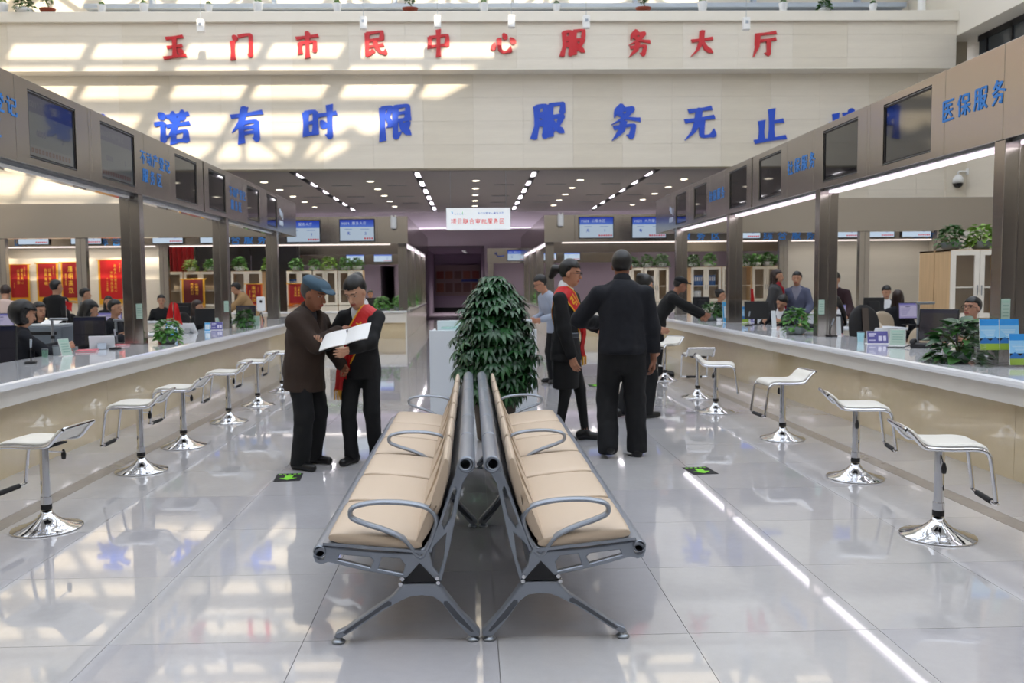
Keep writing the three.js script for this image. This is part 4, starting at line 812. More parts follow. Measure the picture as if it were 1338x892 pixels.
// counter plants
bushPlant(-4.12, 0.81, -11.06, 0.98, 'leafy pot plant in a grey bowl beside the clear leaflet holder', null, 'bowl', M.potGrey, M.leafA);
bushPlant(-4.2, 0.81, -15.1, 0.98, 'leafy pot plant in a grey bowl before the man in a tan jacket', null, 'bowl', M.potGrey, M.leafB);
bushPlant(4.3, 0.81, -11.45, 1.08, 'bright leafy pot plant before the clerk with bowed head', null, 'bowl', M.potGrey, M.leafA);
bushPlant(4.36, 0.81, -15.75, 1.05, 'leafy pot plant on the counter near the hand of the man in a cap', null, 'bowl', M.potGrey, M.leafB);
{ // the near plant on the right counter, leaf by leaf
  const p = thing('potted_plant', 'large dark leafy pot plant beside the brochure rack', 'plant', [4.16, 0.81, -7.35]);
  part(p, 'pot', lathe(potProfiles.bowl, 26), phys(0x9aa3a2, 0.2)).scale.setScalar(1.05);
  const g = [leafShape(0.125, 0.1), leafShape(0.11, 0.075, 0.4, 0.2), leafShape(0.095, 0.08, 0.15, 0.35)];
  bushLeaves(150, 0.29, 0.26, 1, 0.24).forEach(({ m, s }, i) => { const q = part(p, 'leaf', g[i % 3], [M.leafB, M.leafD, M.leafB, M.leafE][i % 4]); q.applyMatrix4(m); q.scale.setScalar(s * 0.95); q.position.y += 0.1; });
  part(p, 'stems', stemsGeo, M.stem, { kind: 'stuff' }).scale.setScalar(1.3);
}
{ // umbrella tree between the benches and the white desk
  const p = thing('umbrella_tree', 'tall bushy umbrella tree in a wicker pot behind the benches', 'plant', [0.06, 0, -8.3]);
  part(p, 'pot', lathe([[0.001, 0], [0.15, 0], [0.18, 0.02], [0.21, 0.34], [0.22, 0.37], [0.2, 0.37], [0.19, 0.33], [0.001, 0.32]], 26), std(0x5b5148, 0.8, 0, { bumpMap: grainRough(0, 1, 40, 40, [4, 4]), bumpScale: 0.004 }));
  part(p, 'stem', Array.from({ length: 6 }, (_, i) => { const a = i * 1.05; return tube([[0.04 * Math.sin(a), 0.3, 0.04 * Math.cos(a)], [0.08 * Math.sin(a), 0.8, 0.08 * Math.cos(a)], [0.12 * Math.sin(a + 0.5), 1.4 - i * 0.05, 0.12 * Math.cos(a + 0.5)]], 0.012, 16, 6); }), M.stem);
  const palm = (n, L) => merge(Array.from({ length: n }, (_, i) => { const a = (i - (n - 1) / 2) * (5.0 / n), g = leafShape(L * (1 - 0.25 * Math.abs(i - (n - 1) / 2) / n), L * 0.36, 0.3, 0.25); return g.rotateX(0.25).translate(0, 0, 0.015).rotateY(a); }));
  const g = [palm(7, 0.125), palm(8, 0.115), palm(7, 0.1)];
  const place = [];
  for (let i = 0; i < 560; i++) {
    const t = (i + 0.5) / 560, y = 0.42 + 1.2 * t, a = i * 2.39996, env = (t < 0.18 ? 0.3 + t * 0.75 : 0.435) * (t > 0.3 ? Math.pow(Math.max(0.02, 1 - Math.pow((t - 0.3) / 0.73, 2)), 0.62) : 1) * (1 + 0.1 * Math.sin(a * 3 + t * 25));
    const r = env * (i % 4 === 3 ? rr(0.35, 0.75) : rr(0.76, 1.06));
    const m = new THREE.Matrix4().makeRotationFromEuler(new THREE.Euler(0.75 - 0.75 * t + rr(-0.25, 0.25), a + rr(-0.3, 0.3), rr(-0.3, 0.3), 'YXZ'));
    m.setPosition(Math.sin(a) * (r - 0.05), y, Math.cos(a) * (r - 0.05)); place.push(m);
  }
  // the leaves that face the hall are leaves of their own, those behind and inside are joined
  const front = place.map((m, i) => [m, i]).filter(([m, i]) => m.elements[14] > -0.02 && i % 4 !== 3).slice(0, 300), ids = new Set(front.map(([, i]) => i));
  for (const [m, i] of front) part(p, 'leaf', g[i % 3], i % 3 ? M.leafD : M.leafE).applyMatrix4(m);
  part(p, 'inner_foliage', place.filter((_, i) => !ids.has(i)).map((m, i) => g[i % 3].clone().applyMatrix4(m)), M.leafD, { kind: 'stuff' });
}
// plants on the wall ledge
{
  const G = 'small pot plants along the high wall ledge', L = [[-11.85, 0.9], [-11.35, 1.2], [-10.75, 1], [-9.4, 0.7], [-8.34, 0.8], [-6.72, 0.7], [-5.48, 0.9], [-3.48, 0.8], [-1.63, 0.9], [0.25, 0.8], [2.11, 0.7], [4.34, 0.9], [5.87, 0.9], [7.96, 0.8], [9.05, 0.9], [10.3, 0.7]];
  L.forEach(([x, k], i) => {
    if (i === 2 || i === 8 || i === 11) {                     // small bonsai in brown trays
      const p = thing('bonsai', 'small bonsai in a brown tray on the high wall ledge', 'plant', [x, 8.46, -22.02], 0, 'bonsai on the high wall ledge');
      part(p, 'tray', lathe(potProfiles.tray, 20), M.potBrown).scale.set(1.5, 1.5, 1.1);
      part(p, 'trunk', tube([[0, 0.06, 0], [0.03, 0.16, 0], [-0.02, 0.26, 0.01], [0.02, 0.34, 0]], 0.015, 14, 6), M.stem);
      const f = part(p, 'foliage', bushCache[2], M.leafB, { kind: 'stuff' }); f.scale.set(0.8, 0.6, 0.8); f.position.y = 0.3;
    } else if (i === 1 || i === 14) bushPlant(x, 8.46, -22.05, k * 1.1, 'round leafy plant without a visible pot on the high wall ledge', 'leafy mounds on the high wall ledge', 'tray', M.potWhite, M.leafB);
    else { const p = bushPlant(x, 8.46, -22.02, k, 'small plant in a white pot on the high wall ledge', G, 'pot', M.potWhite, M.leafA); p.children[0].scale.setScalar(k * 1.9); p.children[1].scale.setScalar(k * 0.55); p.children[1].position.y = 0.27 * k; }
  });
}

// ---------------------------------------------------------------- cabinets with glazed doors
function cabinet(x0, x1, z, label, group, opt = {}) {
  const n = opt.doors ?? 2, H = opt.H ?? 2.0, D = 0.42, w = (x1 - x0);
  const c = thing('glazed_cabinet', label, 'cabinet', [(x0 + x1) / 2, 0, z], opt.turn ?? 0, group);
  const side = opt.side ?? M.wood;
  part(c, 'carcass', [span(-w / 2, -w / 2 + 0.02, 0, H, 0, -D), span(w / 2 - 0.02, w / 2, 0, H, 0, -D), span(-w / 2, w / 2, H - 0.025, H, 0, -D), span(-w / 2, w / 2, 0, 0.08, 0, -D), span(-w / 2, w / 2, 0, H, -D, -D - 0.015)], side);
  part(c, 'lower_box', [span(-w / 2 + 0.02, w / 2 - 0.02, 0.08, 0.93, -0.02, -D)], M.cabinet);
  for (const y of [0.95, 1.42]) part(c, 'shelf', [span(-w / 2 + 0.02, w / 2 - 0.02, y - 0.01, y + 0.01, -0.02, -D)], M.cabinet);
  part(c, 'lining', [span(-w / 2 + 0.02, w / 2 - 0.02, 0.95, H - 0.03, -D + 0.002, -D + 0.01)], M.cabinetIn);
  const dw = w / n, f = 0.075;
  for (let i = 0; i < n; i++) {
    const x = -w / 2 + (i + 0.5) * dw, h0 = 0.95, h1 = H - 0.012, a = dw / 2 - 0.004;
    if (opt.open === i) continue;
    const d = part(c, 'door', [span(-a, a, h1 - f, h1, 0, 0.022), span(-a, a, h0, h0 + f, 0, 0.022), span(-a, -a + f, h0 + f, h1 - f, 0, 0.022), span(a - f, a, h0 + f, h1 - f, 0, 0.022)], M.cabinet, { pos: [x, 0, 0] });
    part(d, 'pane', new THREE.PlaneGeometry(2 * a - 2 * f + 0.01, h1 - h0 - 2 * f + 0.01).translate(0, (h0 + h1) / 2, 0.01), M.glass);
    part(d, 'handle', rod([(i % 2 ? -1 : 1) * (a - 0.03), 1.3, 0.035], [(i % 2 ? -1 : 1) * (a - 0.03), 1.45, 0.035], 0.007), M.alu);
    const l = part(c, 'lower_door', rbox(2 * a, 0.82, 0.02, 0.004, 0, 0, 0, 1), M.cabinet, { pos: [x, 0.5, 0.01] });
    part(l, 'handle', rod([(i % 2 ? -1 : 1) * (a - 0.03), 0.12, 0.02], [(i % 2 ? -1 : 1) * (a - 0.03), 0.26, 0.02], 0.007), M.alu);
  }
  return c;
}
function folders(x, y, z, n, color, label, group) {           // a row of lever files on a shelf
  for (let i = 0; i < n; i++) {
    const b = thing('file_folder', label, 'folder', [x + i * 0.062, y, z], 0, group);
    part(b, 'spine', rbox(0.056, 0.31, 0.24, 0.006, 0, 0.155, 0, 1), color); part(b, 'spine_label', rbox(0.034, 0.12, 0.004, 0.001, 0, 0.2, 0.121, 1), M.paper);
  }
}
const CG = 'cream glazed cabinets along the back of the offices';
const fileBlue = std(0x2c64a8, 0.5), fileWhite = std(0xc9ced6, 0.6);
[[-9.75, -8.75], [-8.72, -7.72], [-7.32, -6.4]].forEach(([a, b], k) => cabinet(a, b, -25.4, ['cream glazed cabinet by the red banners behind the left counter', 'cream glazed cabinet carrying the gold-bordered plaque banner', 'cream glazed cabinet behind the man in a tan jacket'][k], CG + ', left'));
[[-5.78, -5.0], [-4.98, -4.24], [-4.22, -3.46]].forEach(([a, b], k) => cabinet(a, b, -25.9, ['cream glazed cabinet with blue files behind the man in a flat cap', 'cream glazed cabinet between the flat cap and the hair bun', 'cream glazed cabinet behind the hair bun of the woman reading'][k], CG + ', centre'));
[[4.4, 5.16], [5.18, 5.94]].forEach(([a, b]) => cabinet(a, b, -25.9, 'cream glazed cabinet behind the man in a dark jacket, pot plants on top', CG + ', right of centre'));
cabinet(6.5, 7.42, -25.4, 'cream glazed cabinet with blue files behind its doors', null);
cabinet(7.45, 8.35, -25.4, 'cream cabinet with one open shelf bay beside the woman in a red scarf', null, { open: 1 });
cabinet(8.37, 9.22, -25.4, 'cream glazed cabinet behind the woman in a red scarf', null);
cabinet(9.24, 10.02, -25.4, 'cream glazed cabinet behind the woman in a grey-blue cardigan', null);
folders(6.6, 1.43, -25.6, 5, fileBlue, 'blue file in the glazed cabinet behind the right counter', 'blue files in the right cabinet'); folders(7.05, 1.43, -25.6, 4, fileBlue, 'blue file in the glazed cabinet behind the right counter', 'blue files in the right cabinet');
folders(6.62, 0.96, -25.6, 4, fileWhite, 'white file on the lower shelf of the right glazed cabinet', 'white files in the right cabinet'); folders(-5.7, 1.43, -26.1, 4, fileBlue, 'blue file in the glazed cabinet beside the man in a flat cap', 'blue files in the centre cabinet');
folders(-9.6, 1.43, -25.6, 6, fileWhite, 'pale file in the glazed cabinet by the red banners', 'pale files in the left cabinet'); folders(5.3, 1.43, -26.1, 5, fileWhite, 'pale file in the cabinet behind the dark jacket', 'pale files in the cabinet right of centre');
{ // the tall cabinets back to back on the right
  const L = 'tall cabinet with pale wood side and cream glazed door by the right column';
  cabinet(7.2, 8.1, -12.8, L, null, {}); cabinet(8.12, 9.02, -12.8, 'tall cream glazed cabinet half hidden behind the near right column', null);
  const b = cabinet(7.2, 8.1, -13.69, 'tall wood-sided cabinet backing onto the one with a cream glazed door', null); b.rotation.y = Math.PI;
  bushPlant(7.38, 2.0, -13.1, 1.15, 'dark green pot plant on top of the pale wood cabinet', null, 'bowl', M.potGrey, M.leafB); bushPlant(7.8, 2.0, -13.0, 1.2, 'yellow-green pot plant on top of the pale wood cabinet', null, 'bowl', M.potGrey, M.leafC); bushPlant(8.75, 2.0, -13.0, 1.1, 'pot plant on the cabinet behind the near right column', null, 'bowl', M.potGrey, M.leafA);
}
{
  const put = (xs, z, label, group, mats) => xs.forEach((x, i) => bushPlant(x, 2.0, z, rr(1.0, 1.3), label, group, 'bowl', M.potWhite, mats[i % mats.length]));
  put([-9.45, -8.55, -7.95, -7.1, -6.2], -25.55, 'spilling pot plant on the cream cabinets behind the left counter', 'plants on the left cabinets', [M.leafA, M.leafC, M.leafA]);
  put([-5.5, -4.95, -4.5, -4.0, -3.65], -26.05, 'spilling pot plant on the cabinets behind the man in a flat cap', 'plants on the centre cabinets', [M.leafA, M.leafA, M.leafC]);
  put([4.5, 4.85, 5.3, 5.75], -26.05, 'dark pot plant on the cabinets behind the dark jacket', 'plants right of centre', [M.leafB]);
  put([6.6, 7.1, 8.2, 8.55, 8.9, 9.3, 9.75], -25.55, 'dark pot plant on the cabinets behind the right counter', 'plants on the right cabinets', [M.leafB, M.leafA]);
  const onC = (s, label, group) => [[2.25, -24.55], [2.75, -24.5], [2.3, -26.2], [2.3, -28.6], [2.3, -30.4]].forEach(([x, z]) => bushPlant(s * x, 0.8, z, 1.25, label, group, 'bowl', M.potGrey, M.leafA));
  onC(-1, 'leafy pot plant on the white corner counter beside the dark passage', 'plants on the left corner counter'); onC(1, 'leafy pot plant on the corner counter behind the ponytail', 'plants on the right corner counter');
}
// ---------------------------------------------------------------- white desk behind the umbrella tree
{
  const d = thing('writing_desk', 'white panelled desk with a glass top behind the umbrella tree', 'desk', [-0.03, 0, -9.7]);
  part(d, 'front_panel', rbox(1.24, 1.02, 0.03, 0.006, 0, 0.51, 0), M.deskWhite);
  part(d, 'side_panel', [span(-0.6, -0.575, 0, 1.0, -0.015, -0.75), span(0.575, 0.6, 0, 1.0, -0.015, -0.75)], M.deskWhite);
  part(d, 'rear_panel', [rspan(-0.56, 0.62, 0, 1.1, -0.76, -0.79, 0.006)], M.deskWhite);
  part(d, 'desk_top', [span(-0.57, 0.57, 0.84, 0.87, -0.02, -0.75)], M.deskWhite);
  part(d, 'glass_top', [span(-0.5, 0.5, 1.02, 1.03, -0.4, -0.74)], M.glassGreen);
}
// floor markings
for (const [x, z, t, l] of [[-1.66, -6.77, 0.1, 'black and green floor arrow sticker by the shoes of the man in a flat cap'], [1.7, -6.78, 0.1, 'black and green floor arrow sticker by the right-hand stools'], [1.7, -12.6, 0, 'small green floor arrow sticker beyond the man in a dark jacket']]) {
  const s = thing('floor_sticker', l, 'sticker', [x, 0.0, z], t);
  part(s, 'base', rbox(0.21, 0.003, 0.27, 0.0012, 0, 0.0016, 0, 1), M.blackMatte);
  const g = std(0x79d31a, 0.5);
  part(s, 'arrow', extrude([[0, -0.1], [0.07, -0.03], [0.03, -0.03], [0.035, 0.05], [-0.03, 0.05], [-0.03, -0.03], [-0.07, -0.03]], 0.002).rotateX(-Math.PI / 2).translate(0, 0.003, 0), g);
  part(s, 'dashes', [-0.075, -0.04, 0.0, 0.04, 0.075].map((q) => box(0.022, 0.002, 0.02, q, 0.004, -0.1)), g);
}
// ---------------------------------------------------------------- people: smooth fields of tapered limbs, meshed on a grid
function surfaceNet(field, lo, hi, cell) {
  const n = [0, 1, 2].map((i) => Math.max(2, Math.ceil((hi[i] - lo[i]) / cell) + 1)), [nx, ny, nz] = n, val = new Float32Array(nx * ny * nz);
  let q = 0;
  for (let k = 0; k < nz; k++) for (let j = 0; j < ny; j++) for (let i = 0; i < nx; i++) val[q++] = field(lo[0] + i * cell, lo[1] + j * cell, lo[2] + k * cell);
  const idx = new Int32Array((nx) * (ny) * (nz)).fill(-1), P = [], I = [], sx = 1, sy = nx, sz = nx * ny;
  const C = [0, sx, sy, sx + sy, sz, sx + sz, sy + sz, sx + sy + sz], E = [[0, 1], [2, 3], [4, 5], [6, 7], [0, 2], [1, 3], [4, 6], [5, 7], [0, 4], [1, 5], [2, 6], [3, 7]];
  for (let k = 0; k + 1 < nz; k++) for (let j = 0; j + 1 < ny; j++) for (let i = 0; i + 1 < nx; i++) {
    const b = i + j * sy + k * sz; let mask = 0;
    for (let c = 0; c < 8; c++) if (val[b + C[c]] < 0) mask |= 1 << c;
    if (mask === 0 || mask === 255) continue;
    let x = 0, y = 0, z = 0, m = 0;
    for (const [a, c] of E) {
      if (((mask >> a) & 1) === ((mask >> c) & 1)) continue;
      const va = val[b + C[a]], vc = val[b + C[c]], t = va / (va - vc), f = (bit) => { const p = (a >> bit) & 1, r = (c >> bit) & 1; return p + (r - p) * t; };
      x += f(0); y += f(1); z += f(2); m++;
    }
    idx[b] = P.length / 3; P.push(lo[0] + (i + x / m) * cell, lo[1] + (j + y / m) * cell, lo[2] + (k + z / m) * cell);
  }
  const quad = (a, b, c, d, flip) => { if (a < 0 || b < 0 || c < 0 || d < 0) return; if (flip) I.push(a, c, b, b, c, d); else I.push(a, b, c, b, d, c); };
  for (let k = 1; k + 1 < nz; k++) for (let j = 1; j + 1 < ny; j++) for (let i = 1; i + 1 < nx; i++) {
    const b = i + j * sy + k * sz, s = val[b] < 0;
    if (s !== val[b + sx] < 0) quad(idx[b - sy - sz], idx[b - sz], idx[b - sy], idx[b], !s);
    if (s !== val[b + sy] < 0) quad(idx[b - sx - sz], idx[b - sx], idx[b - sz], idx[b], !s);
    if (s !== val[b + sz] < 0) quad(idx[b - sx - sy], idx[b - sy], idx[b - sx], idx[b], !s);
  }
  const g = new THREE.BufferGeometry();
  g.setAttribute('position', new THREE.Float32BufferAttribute(P, 3)); g.setIndex(I); g.computeVertexNormals();
  return g;
}
const capsule = (a, b, ra, rb) => { const c = a.clone().add(b).multiplyScalar(0.5); return { kind: 0, a, d: b.clone().sub(a), L2: Math.max(1e-9, a.distanceToSquared(b)), ra, rb, c, R: a.distanceTo(b) / 2 + Math.max(ra, rb) }; };
const ovalCapsule = (a, b, ra, rb, q, fz) => ({ ...capsule(a, b, ra, rb), kind: 1, iq: q.clone().invert(), fz, ld: b.clone().sub(a).applyQuaternion(q.clone().invert()) });
const ellipsoid = (c, r, q = new THREE.Quaternion()) => ({ kind: 2, c, r, iq: q.clone().invert(), R: Math.max(...r) });
const tv = new THREE.Vector3();
function primDistance(p, x, y, z) {
  if (p.kind === 2) {
    tv.set(x - p.c.x, y - p.c.y, z - p.c.z).applyQuaternion(p.iq);
    const kx = tv.x / p.r[0], ky = tv.y / p.r[1], kz = tv.z / p.r[2], k0 = Math.sqrt(kx * kx + ky * ky + kz * kz), gx = kx / p.r[0], gy = ky / p.r[1], gz = kz / p.r[2], k1 = Math.sqrt(gx * gx + gy * gy + gz * gz);
    return k1 < 1e-9 ? -Math.min(...p.r) : k0 * (k0 - 1) / k1;
  }
  let dx = x - p.a.x, dy = y - p.a.y, dz = z - p.a.z, ex = p.d.x, ey = p.d.y, ez = p.d.z, L2 = p.L2;
  if (p.kind === 1) { tv.set(dx, dy, dz).applyQuaternion(p.iq); dx = tv.x; dy = tv.y; dz = tv.z / p.fz; ex = p.ld.x; ey = p.ld.y; ez = p.ld.z / p.fz; L2 = ex * ex + ey * ey + ez * ez; }
  let t = (dx * ex + dy * ey + dz * ez) / L2; t = t < 0 ? 0 : t > 1 ? 1 : t;
  dx -= ex * t; dy -= ey * t; dz -= ez * t;
  return Math.sqrt(dx * dx + dy * dy + dz * dz) - (p.ra + (p.rb - p.ra) * t);
}
function fieldOf(prims, k = 0.03, o = {}) {
  return (x, y, z) => {
    let d = 1;
    for (const p of prims) {
      const ax = x - p.c.x, ay = y - p.c.y, az = z - p.c.z, far = Math.sqrt(ax * ax + ay * ay + az * az) - p.R;
      if (far > d + k) continue;
      const e = primDistance(p, x, y, z), h = Math.max(0, k - Math.abs(d - e)) / k;
      d = Math.min(d, e) - h * h * k * 0.25;
    }
    if (o.fold && d < 0.06 && d > -0.06) d += o.fold * (perlin.noise(x * 9 + o.seed, y * 6, z * 9) + 0.6 * perlin.noise(x * 20, y * 15 + o.seed, z * 20));
    if (o.cut) d = Math.max(d, o.cut(x, y, z));
    return d;
  };
}
function bounds(prims, m = 0.05) {
  const lo = [9, 9, 9], hi = [-9, -9, -9];
  for (const p of prims) {
    const pts = p.kind === 2 ? [[p.c, p.R]] : [[p.a, p.ra], [p.a.clone().add(p.d), p.rb]];
    for (const [c, r] of pts) ['x', 'y', 'z'].forEach((a, i) => { lo[i] = Math.min(lo[i], c[a] - r - m); hi[i] = Math.max(hi[i], c[a] + r + m); });
  }
  return [lo, hi];
}
const meshOf = (prims, cell, k, o) => { const [lo, hi] = bounds(prims, cell * 2 + 0.01); return surfaceNet(fieldOf(prims, k, o), lo, hi, cell); };
function bend(a, c, l1, l2, hint) {                            // middle joint of a two-bone limb
  const d = c.clone().sub(a); let L = d.length(); const M0 = (l1 + l2) * 0.998;
  if (L > M0) { c.copy(a).addScaledVector(d, M0 / L); d.copy(c).sub(a); L = M0; }
  const x = (l1 * l1 - l2 * l2 + L * L) / (2 * L), h = Math.sqrt(Math.max(0, l1 * l1 - x * x)), u = d.clone().normalize(), n = hint.clone().addScaledVector(u, -hint.dot(u)).normalize();
  return a.clone().addScaledVector(u, x).addScaledVector(n, h);
}
const skinMat = new THREE.MeshPhysicalMaterial({ color: 0xffffff, roughness: 0.55, vertexColors: true });
const cloth = (hex, o = {}) => phys(hex, o.rough ?? 0.85, { sheen: 0.1, sheenRoughness: 0.6, sheenColor: new THREE.Color(hex).lerp(new THREE.Color(0xffffff), 0.25) });
const HAIR = { black: phys(0x0c0a0a, 0.42), brown: phys(0x2a1812, 0.45), grey: phys(0x3a3836, 0.5) };
const CLOTH = { suit: cloth(0x08090d), navy: cloth(0x090d18), brown: cloth(0x33251d), trouser: cloth(0x07090e), white: cloth(0xe6e8ec), shoe: phys(0x0a0a0c, 0.35), maroon: cloth(0x2a1118), tan: cloth(0xa5855c), pink: cloth(0xcdb6ac), greyCoat: cloth(0x3a3a3c), blueGrey: cloth(0x555a72), redScarf: cloth(0x8c1420), stripe: cloth(0x9aa3b5), stocking: cloth(0x08080a), cap: cloth(0x3d5566) };

function person(o) {
  const s = o.H / 1.72, near = !!o.near, cell = o.cell ?? (near ? 0.012 : 0.024), hcell = near ? 0.0055 : 0.011;
  const root = thing('person', o.label, 'person', [o.pos[0], 0, o.pos[1]], o.turn ?? 0, o.group);
  const q = new THREE.Quaternion().setFromEuler(new THREE.Euler(o.lean ?? 0, o.twist ?? 0, o.side ?? 0, 'YXZ'));
  const pel = V(0, o.sit ? (o.seatY ?? 0.5) + 0.09 : (o.pelvis ?? 0.92) * s, o.back ?? 0);
  const at = (x, y, z) => V(x, y, z).multiplyScalar(s).applyQuaternion(q).add(pel);
  const fat = o.fat ?? 1, sw = (o.female ? 0.165 : 0.185) * (o.wide ?? 1), neck = at(0, 0.515, -0.005);
  const hq = new THREE.Quaternion().setFromEuler(new THREE.Euler(o.headPitch ?? 0, o.headYaw ?? 0, o.headRoll ?? 0, 'YXZ'));
  const hs = o.headScale ?? 1.02, hc = neck.clone().add(V(0, 0.055, 0.01).applyQuaternion(q)).add(V(0, 0.105, 0.022).applyQuaternion(hq));
  const H = (x, y, z) => V(x, y, z).multiplyScalar(hs).applyQuaternion(hq).add(hc);
  // limbs
  const arm = [-1, 1].map((g, i) => {
    const S = at(g * sw, 0.428, -0.005), W = o.hands?.[i] ? V(...o.hands[i]) : at(g * (sw + 0.05), -0.06, 0.04), hint = o.elbow?.[i] ? V(...o.elbow[i]) : V(g * 0.6, -0.5, -0.8);
    const E = bend(S, W, 0.285 * s, 0.255 * s, hint); return { S, E, W, g };
  });
  const leg = [-1, 1].map((g, i) => {
    const K0 = at(g * 0.088, -0.03, 0), A = o.feet?.[i] ? V(...o.feet[i]) : o.sit ? V(g * 0.12, 0.09, 0.3) : V(g * 0.1, 0.085, 0), hint = o.sit ? V(g * 0.1, 0.9, 0.7) : V(g * 0.08, 0, 1);
    const K = bend(K0, A, 0.412 * s, 0.404 * s, hint); return { H: K0, K, A, g, dir: o.toes?.[i] ? V(...o.toes[i]).normalize() : V(g * 0.15, 0, 1).normalize() };
  });
  const torso = (d, f) => [ovalCapsule(at(0, -0.02, 0), at(0, 0.1, 0), (0.148 + d) * s * fat, (0.132 + d) * s * fat, q, f), ovalCapsule(at(0, 0.1, 0), at(0, 0.3, 0.0), (0.132 + d) * s * fat, (0.15 + d) * s, q, f), ovalCapsule(at(0, 0.3, 0), at(0, 0.4, -0.01), (0.15 + d) * s, (0.135 + d) * s, q, f), ovalCapsule(at(-sw + 0.035, 0.425, -0.01), at(0, 0.455, -0.01), (0.05 + d * 0.6) * s, (0.066 + d * 0.5) * s, q, 1.05), ovalCapsule(at(0, 0.455, -0.01), at(sw - 0.035, 0.425, -0.01), (0.066 + d * 0.5) * s, (0.05 + d * 0.6) * s, q, 1.05)];
  if (o.female) for (const g of [-1, 1]) root.userData.unused = undefined;
  // head
  const head = [ellipsoid(H(0, 0.022, -0.012), [0.075, 0.098, 0.094].map((v) => v * hs), hq), ellipsoid(H(0, -0.05, 0.022), [0.054, 0.062, 0.062].map((v) => v * hs), hq), ellipsoid(H(0, -0.092, 0.056), [0.022, 0.018, 0.02].map((v) => v * hs), hq)];
  const faceBits = [capsule(H(0, 0.006, 0.08), H(0, -0.03, 0.1), 0.009 * hs, 0.014 * hs), ellipsoid(H(-0.077, -0.008, -0.006), [0.012, 0.03, 0.018].map((v) => v * hs), hq), ellipsoid(H(0.077, -0.008, -0.006), [0.012, 0.03, 0.018].map((v) => v * hs), hq), ellipsoid(H(0, -0.064, 0.08), [0.024, 0.009, 0.011].map((v) => v * hs), hq), ellipsoid(H(0, 0.03, 0.076), [0.052, 0.01, 0.012].map((v) => v * hs), hq)];
  const neckBone = capsule(at(0, 0.42, -0.01), H(0, -0.05, -0.015), 0.058 * s, 0.052 * s);
  // body: one continuous figure
  const body = [...head, neckBone, ...torso(-0.02, 0.66), ...arm.flatMap(({ S, E, W }) => [capsule(S, E, 0.045 * s, 0.036 * s), capsule(E, W, 0.036 * s, 0.026 * s)]), ...leg.flatMap(({ H: h, K, A }) => [capsule(h, K, 0.078 * s, 0.05 * s), capsule(K, A, 0.05 * s, 0.036 * s)])];
  const parts = [meshOf(body, cell * 1.1, 0.03)];
  { const pr = [...head, ...faceBits, neckBone]; const c = H(0, 0, 0); const lo = [c.x - 0.13, c.y - 0.17, c.z - 0.13], hi = [c.x + 0.13, c.y + 0.14, c.z + 0.14]; parts.push(surfaceNet(fieldOf(pr, 0.016), lo, hi, hcell)); }
  for (const [i, { E, W, g }] of arm.entries()) parts.push(...handMesh(E, W, g, s, near, o.grip?.[i] ?? 0.35, o.palm?.[i] ? V(...o.palm[i]) : V(-g, 0, 0.25)));
  let bodyGeo = merge(parts.map((g) => { g.computeVertexNormals(); return g; }));
  const pos = bodyGeo.attributes.position, col = new Float32Array(pos.count * 3), ihq = hq.clone().invert(), base = new THREE.Color(o.skin ?? 0xc08a68), lip = new THREE.Color(0x9c4a42), dark = new THREE.Color(0x1a1210), pale = new THREE.Color(0xb9aca4), tmp = new THREE.Color();
  for (let i = 0; i < pos.count; i++) {
    tv.fromBufferAttribute(pos, i).sub(hc).applyQuaternion(ihq).divideScalar(hs); tmp.copy(base);
    const ex = Math.abs(tv.x) - 0.031, ey = tv.y - 0.004;
    if (tv.z > 0.05 && Math.abs(tv.y) < 0.11) {
      if (Math.hypot(ex / 0.015, ey / 0.0065) < 1) tmp.lerp(near && Math.abs(ex) > 0.008 ? pale : dark, near ? 0.9 : 0.6);
      else if (Math.abs(ex) < 0.02 && Math.abs(tv.y - 0.03 + Math.abs(ex) * 0.15) < (near ? 0.0045 : 0.004)) tmp.lerp(dark, near ? 0.8 : 0.5);
      else if (Math.abs(tv.x) < 0.024 && Math.abs(tv.y + 0.064) < 0.009) tmp.copy(lip);
    }
    col[3 * i] = tmp.r; col[3 * i + 1] = tmp.g; col[3 * i + 2] = tmp.b;
  }
  bodyGeo.setAttribute('color', new THREE.BufferAttribute(col, 3));
  part(root, 'body', bodyGeo, skinMat);
  // upper garment
  const d = o.loose ?? 0.018, iq = q.clone().invert(), hem = (o.hem ?? -0.1) * s;
  const loc = (x, y, z) => tv.set(x - pel.x, y - pel.y, z - pel.z).applyQuaternion(iq);
  const coat = [...torso(d, o.flat ?? 0.7), ...(hem < -0.06 * s && !o.sit ? [ovalCapsule(at(0, -0.02, 0), pel.clone().add(V(0, hem - 0.02, 0)), (0.15 + d) * s * fat, (0.158 + d) * s * fat * (o.flare ?? 1), q, 0.72)] : []), ...arm.flatMap(({ S, E, W }) => [capsule(S, E, (0.05 + Math.min(d, 0.028)) * s, (0.043 + Math.min(d, 0.026)) * s), capsule(E, E.clone().lerp(W, o.sleeve ?? 0.93), (0.043 + Math.min(d, 0.026)) * s, (0.036 + Math.min(d, 0.024)) * s)])];
  const vee = o.vee;
  const cut = (x, y, z) => {
    const p = loc(x, y, z); let c = -9;
    if (!o.sit) c = hem - p.y;
    const nx = p.x, ny = p.y - 0.545 * s, nz = p.z - 0.005; c = Math.max(c, 0.062 * s - Math.sqrt(nx * nx + ny * ny * 0.6 + nz * nz));
    if (vee !== undefined && p.z > 0.01) c = Math.max(c, Math.min((p.y - vee * s) * 0.38 - Math.abs(p.x), p.y - vee * s) * 0.9);
    return c;
  };
  const jac = part(root, o.topName ?? 'jacket', meshOf(coat, cell, 0.035, { fold: near ? 0.01 : 0.004, seed: o.pos[0] * 3.1, cut }), o.top);
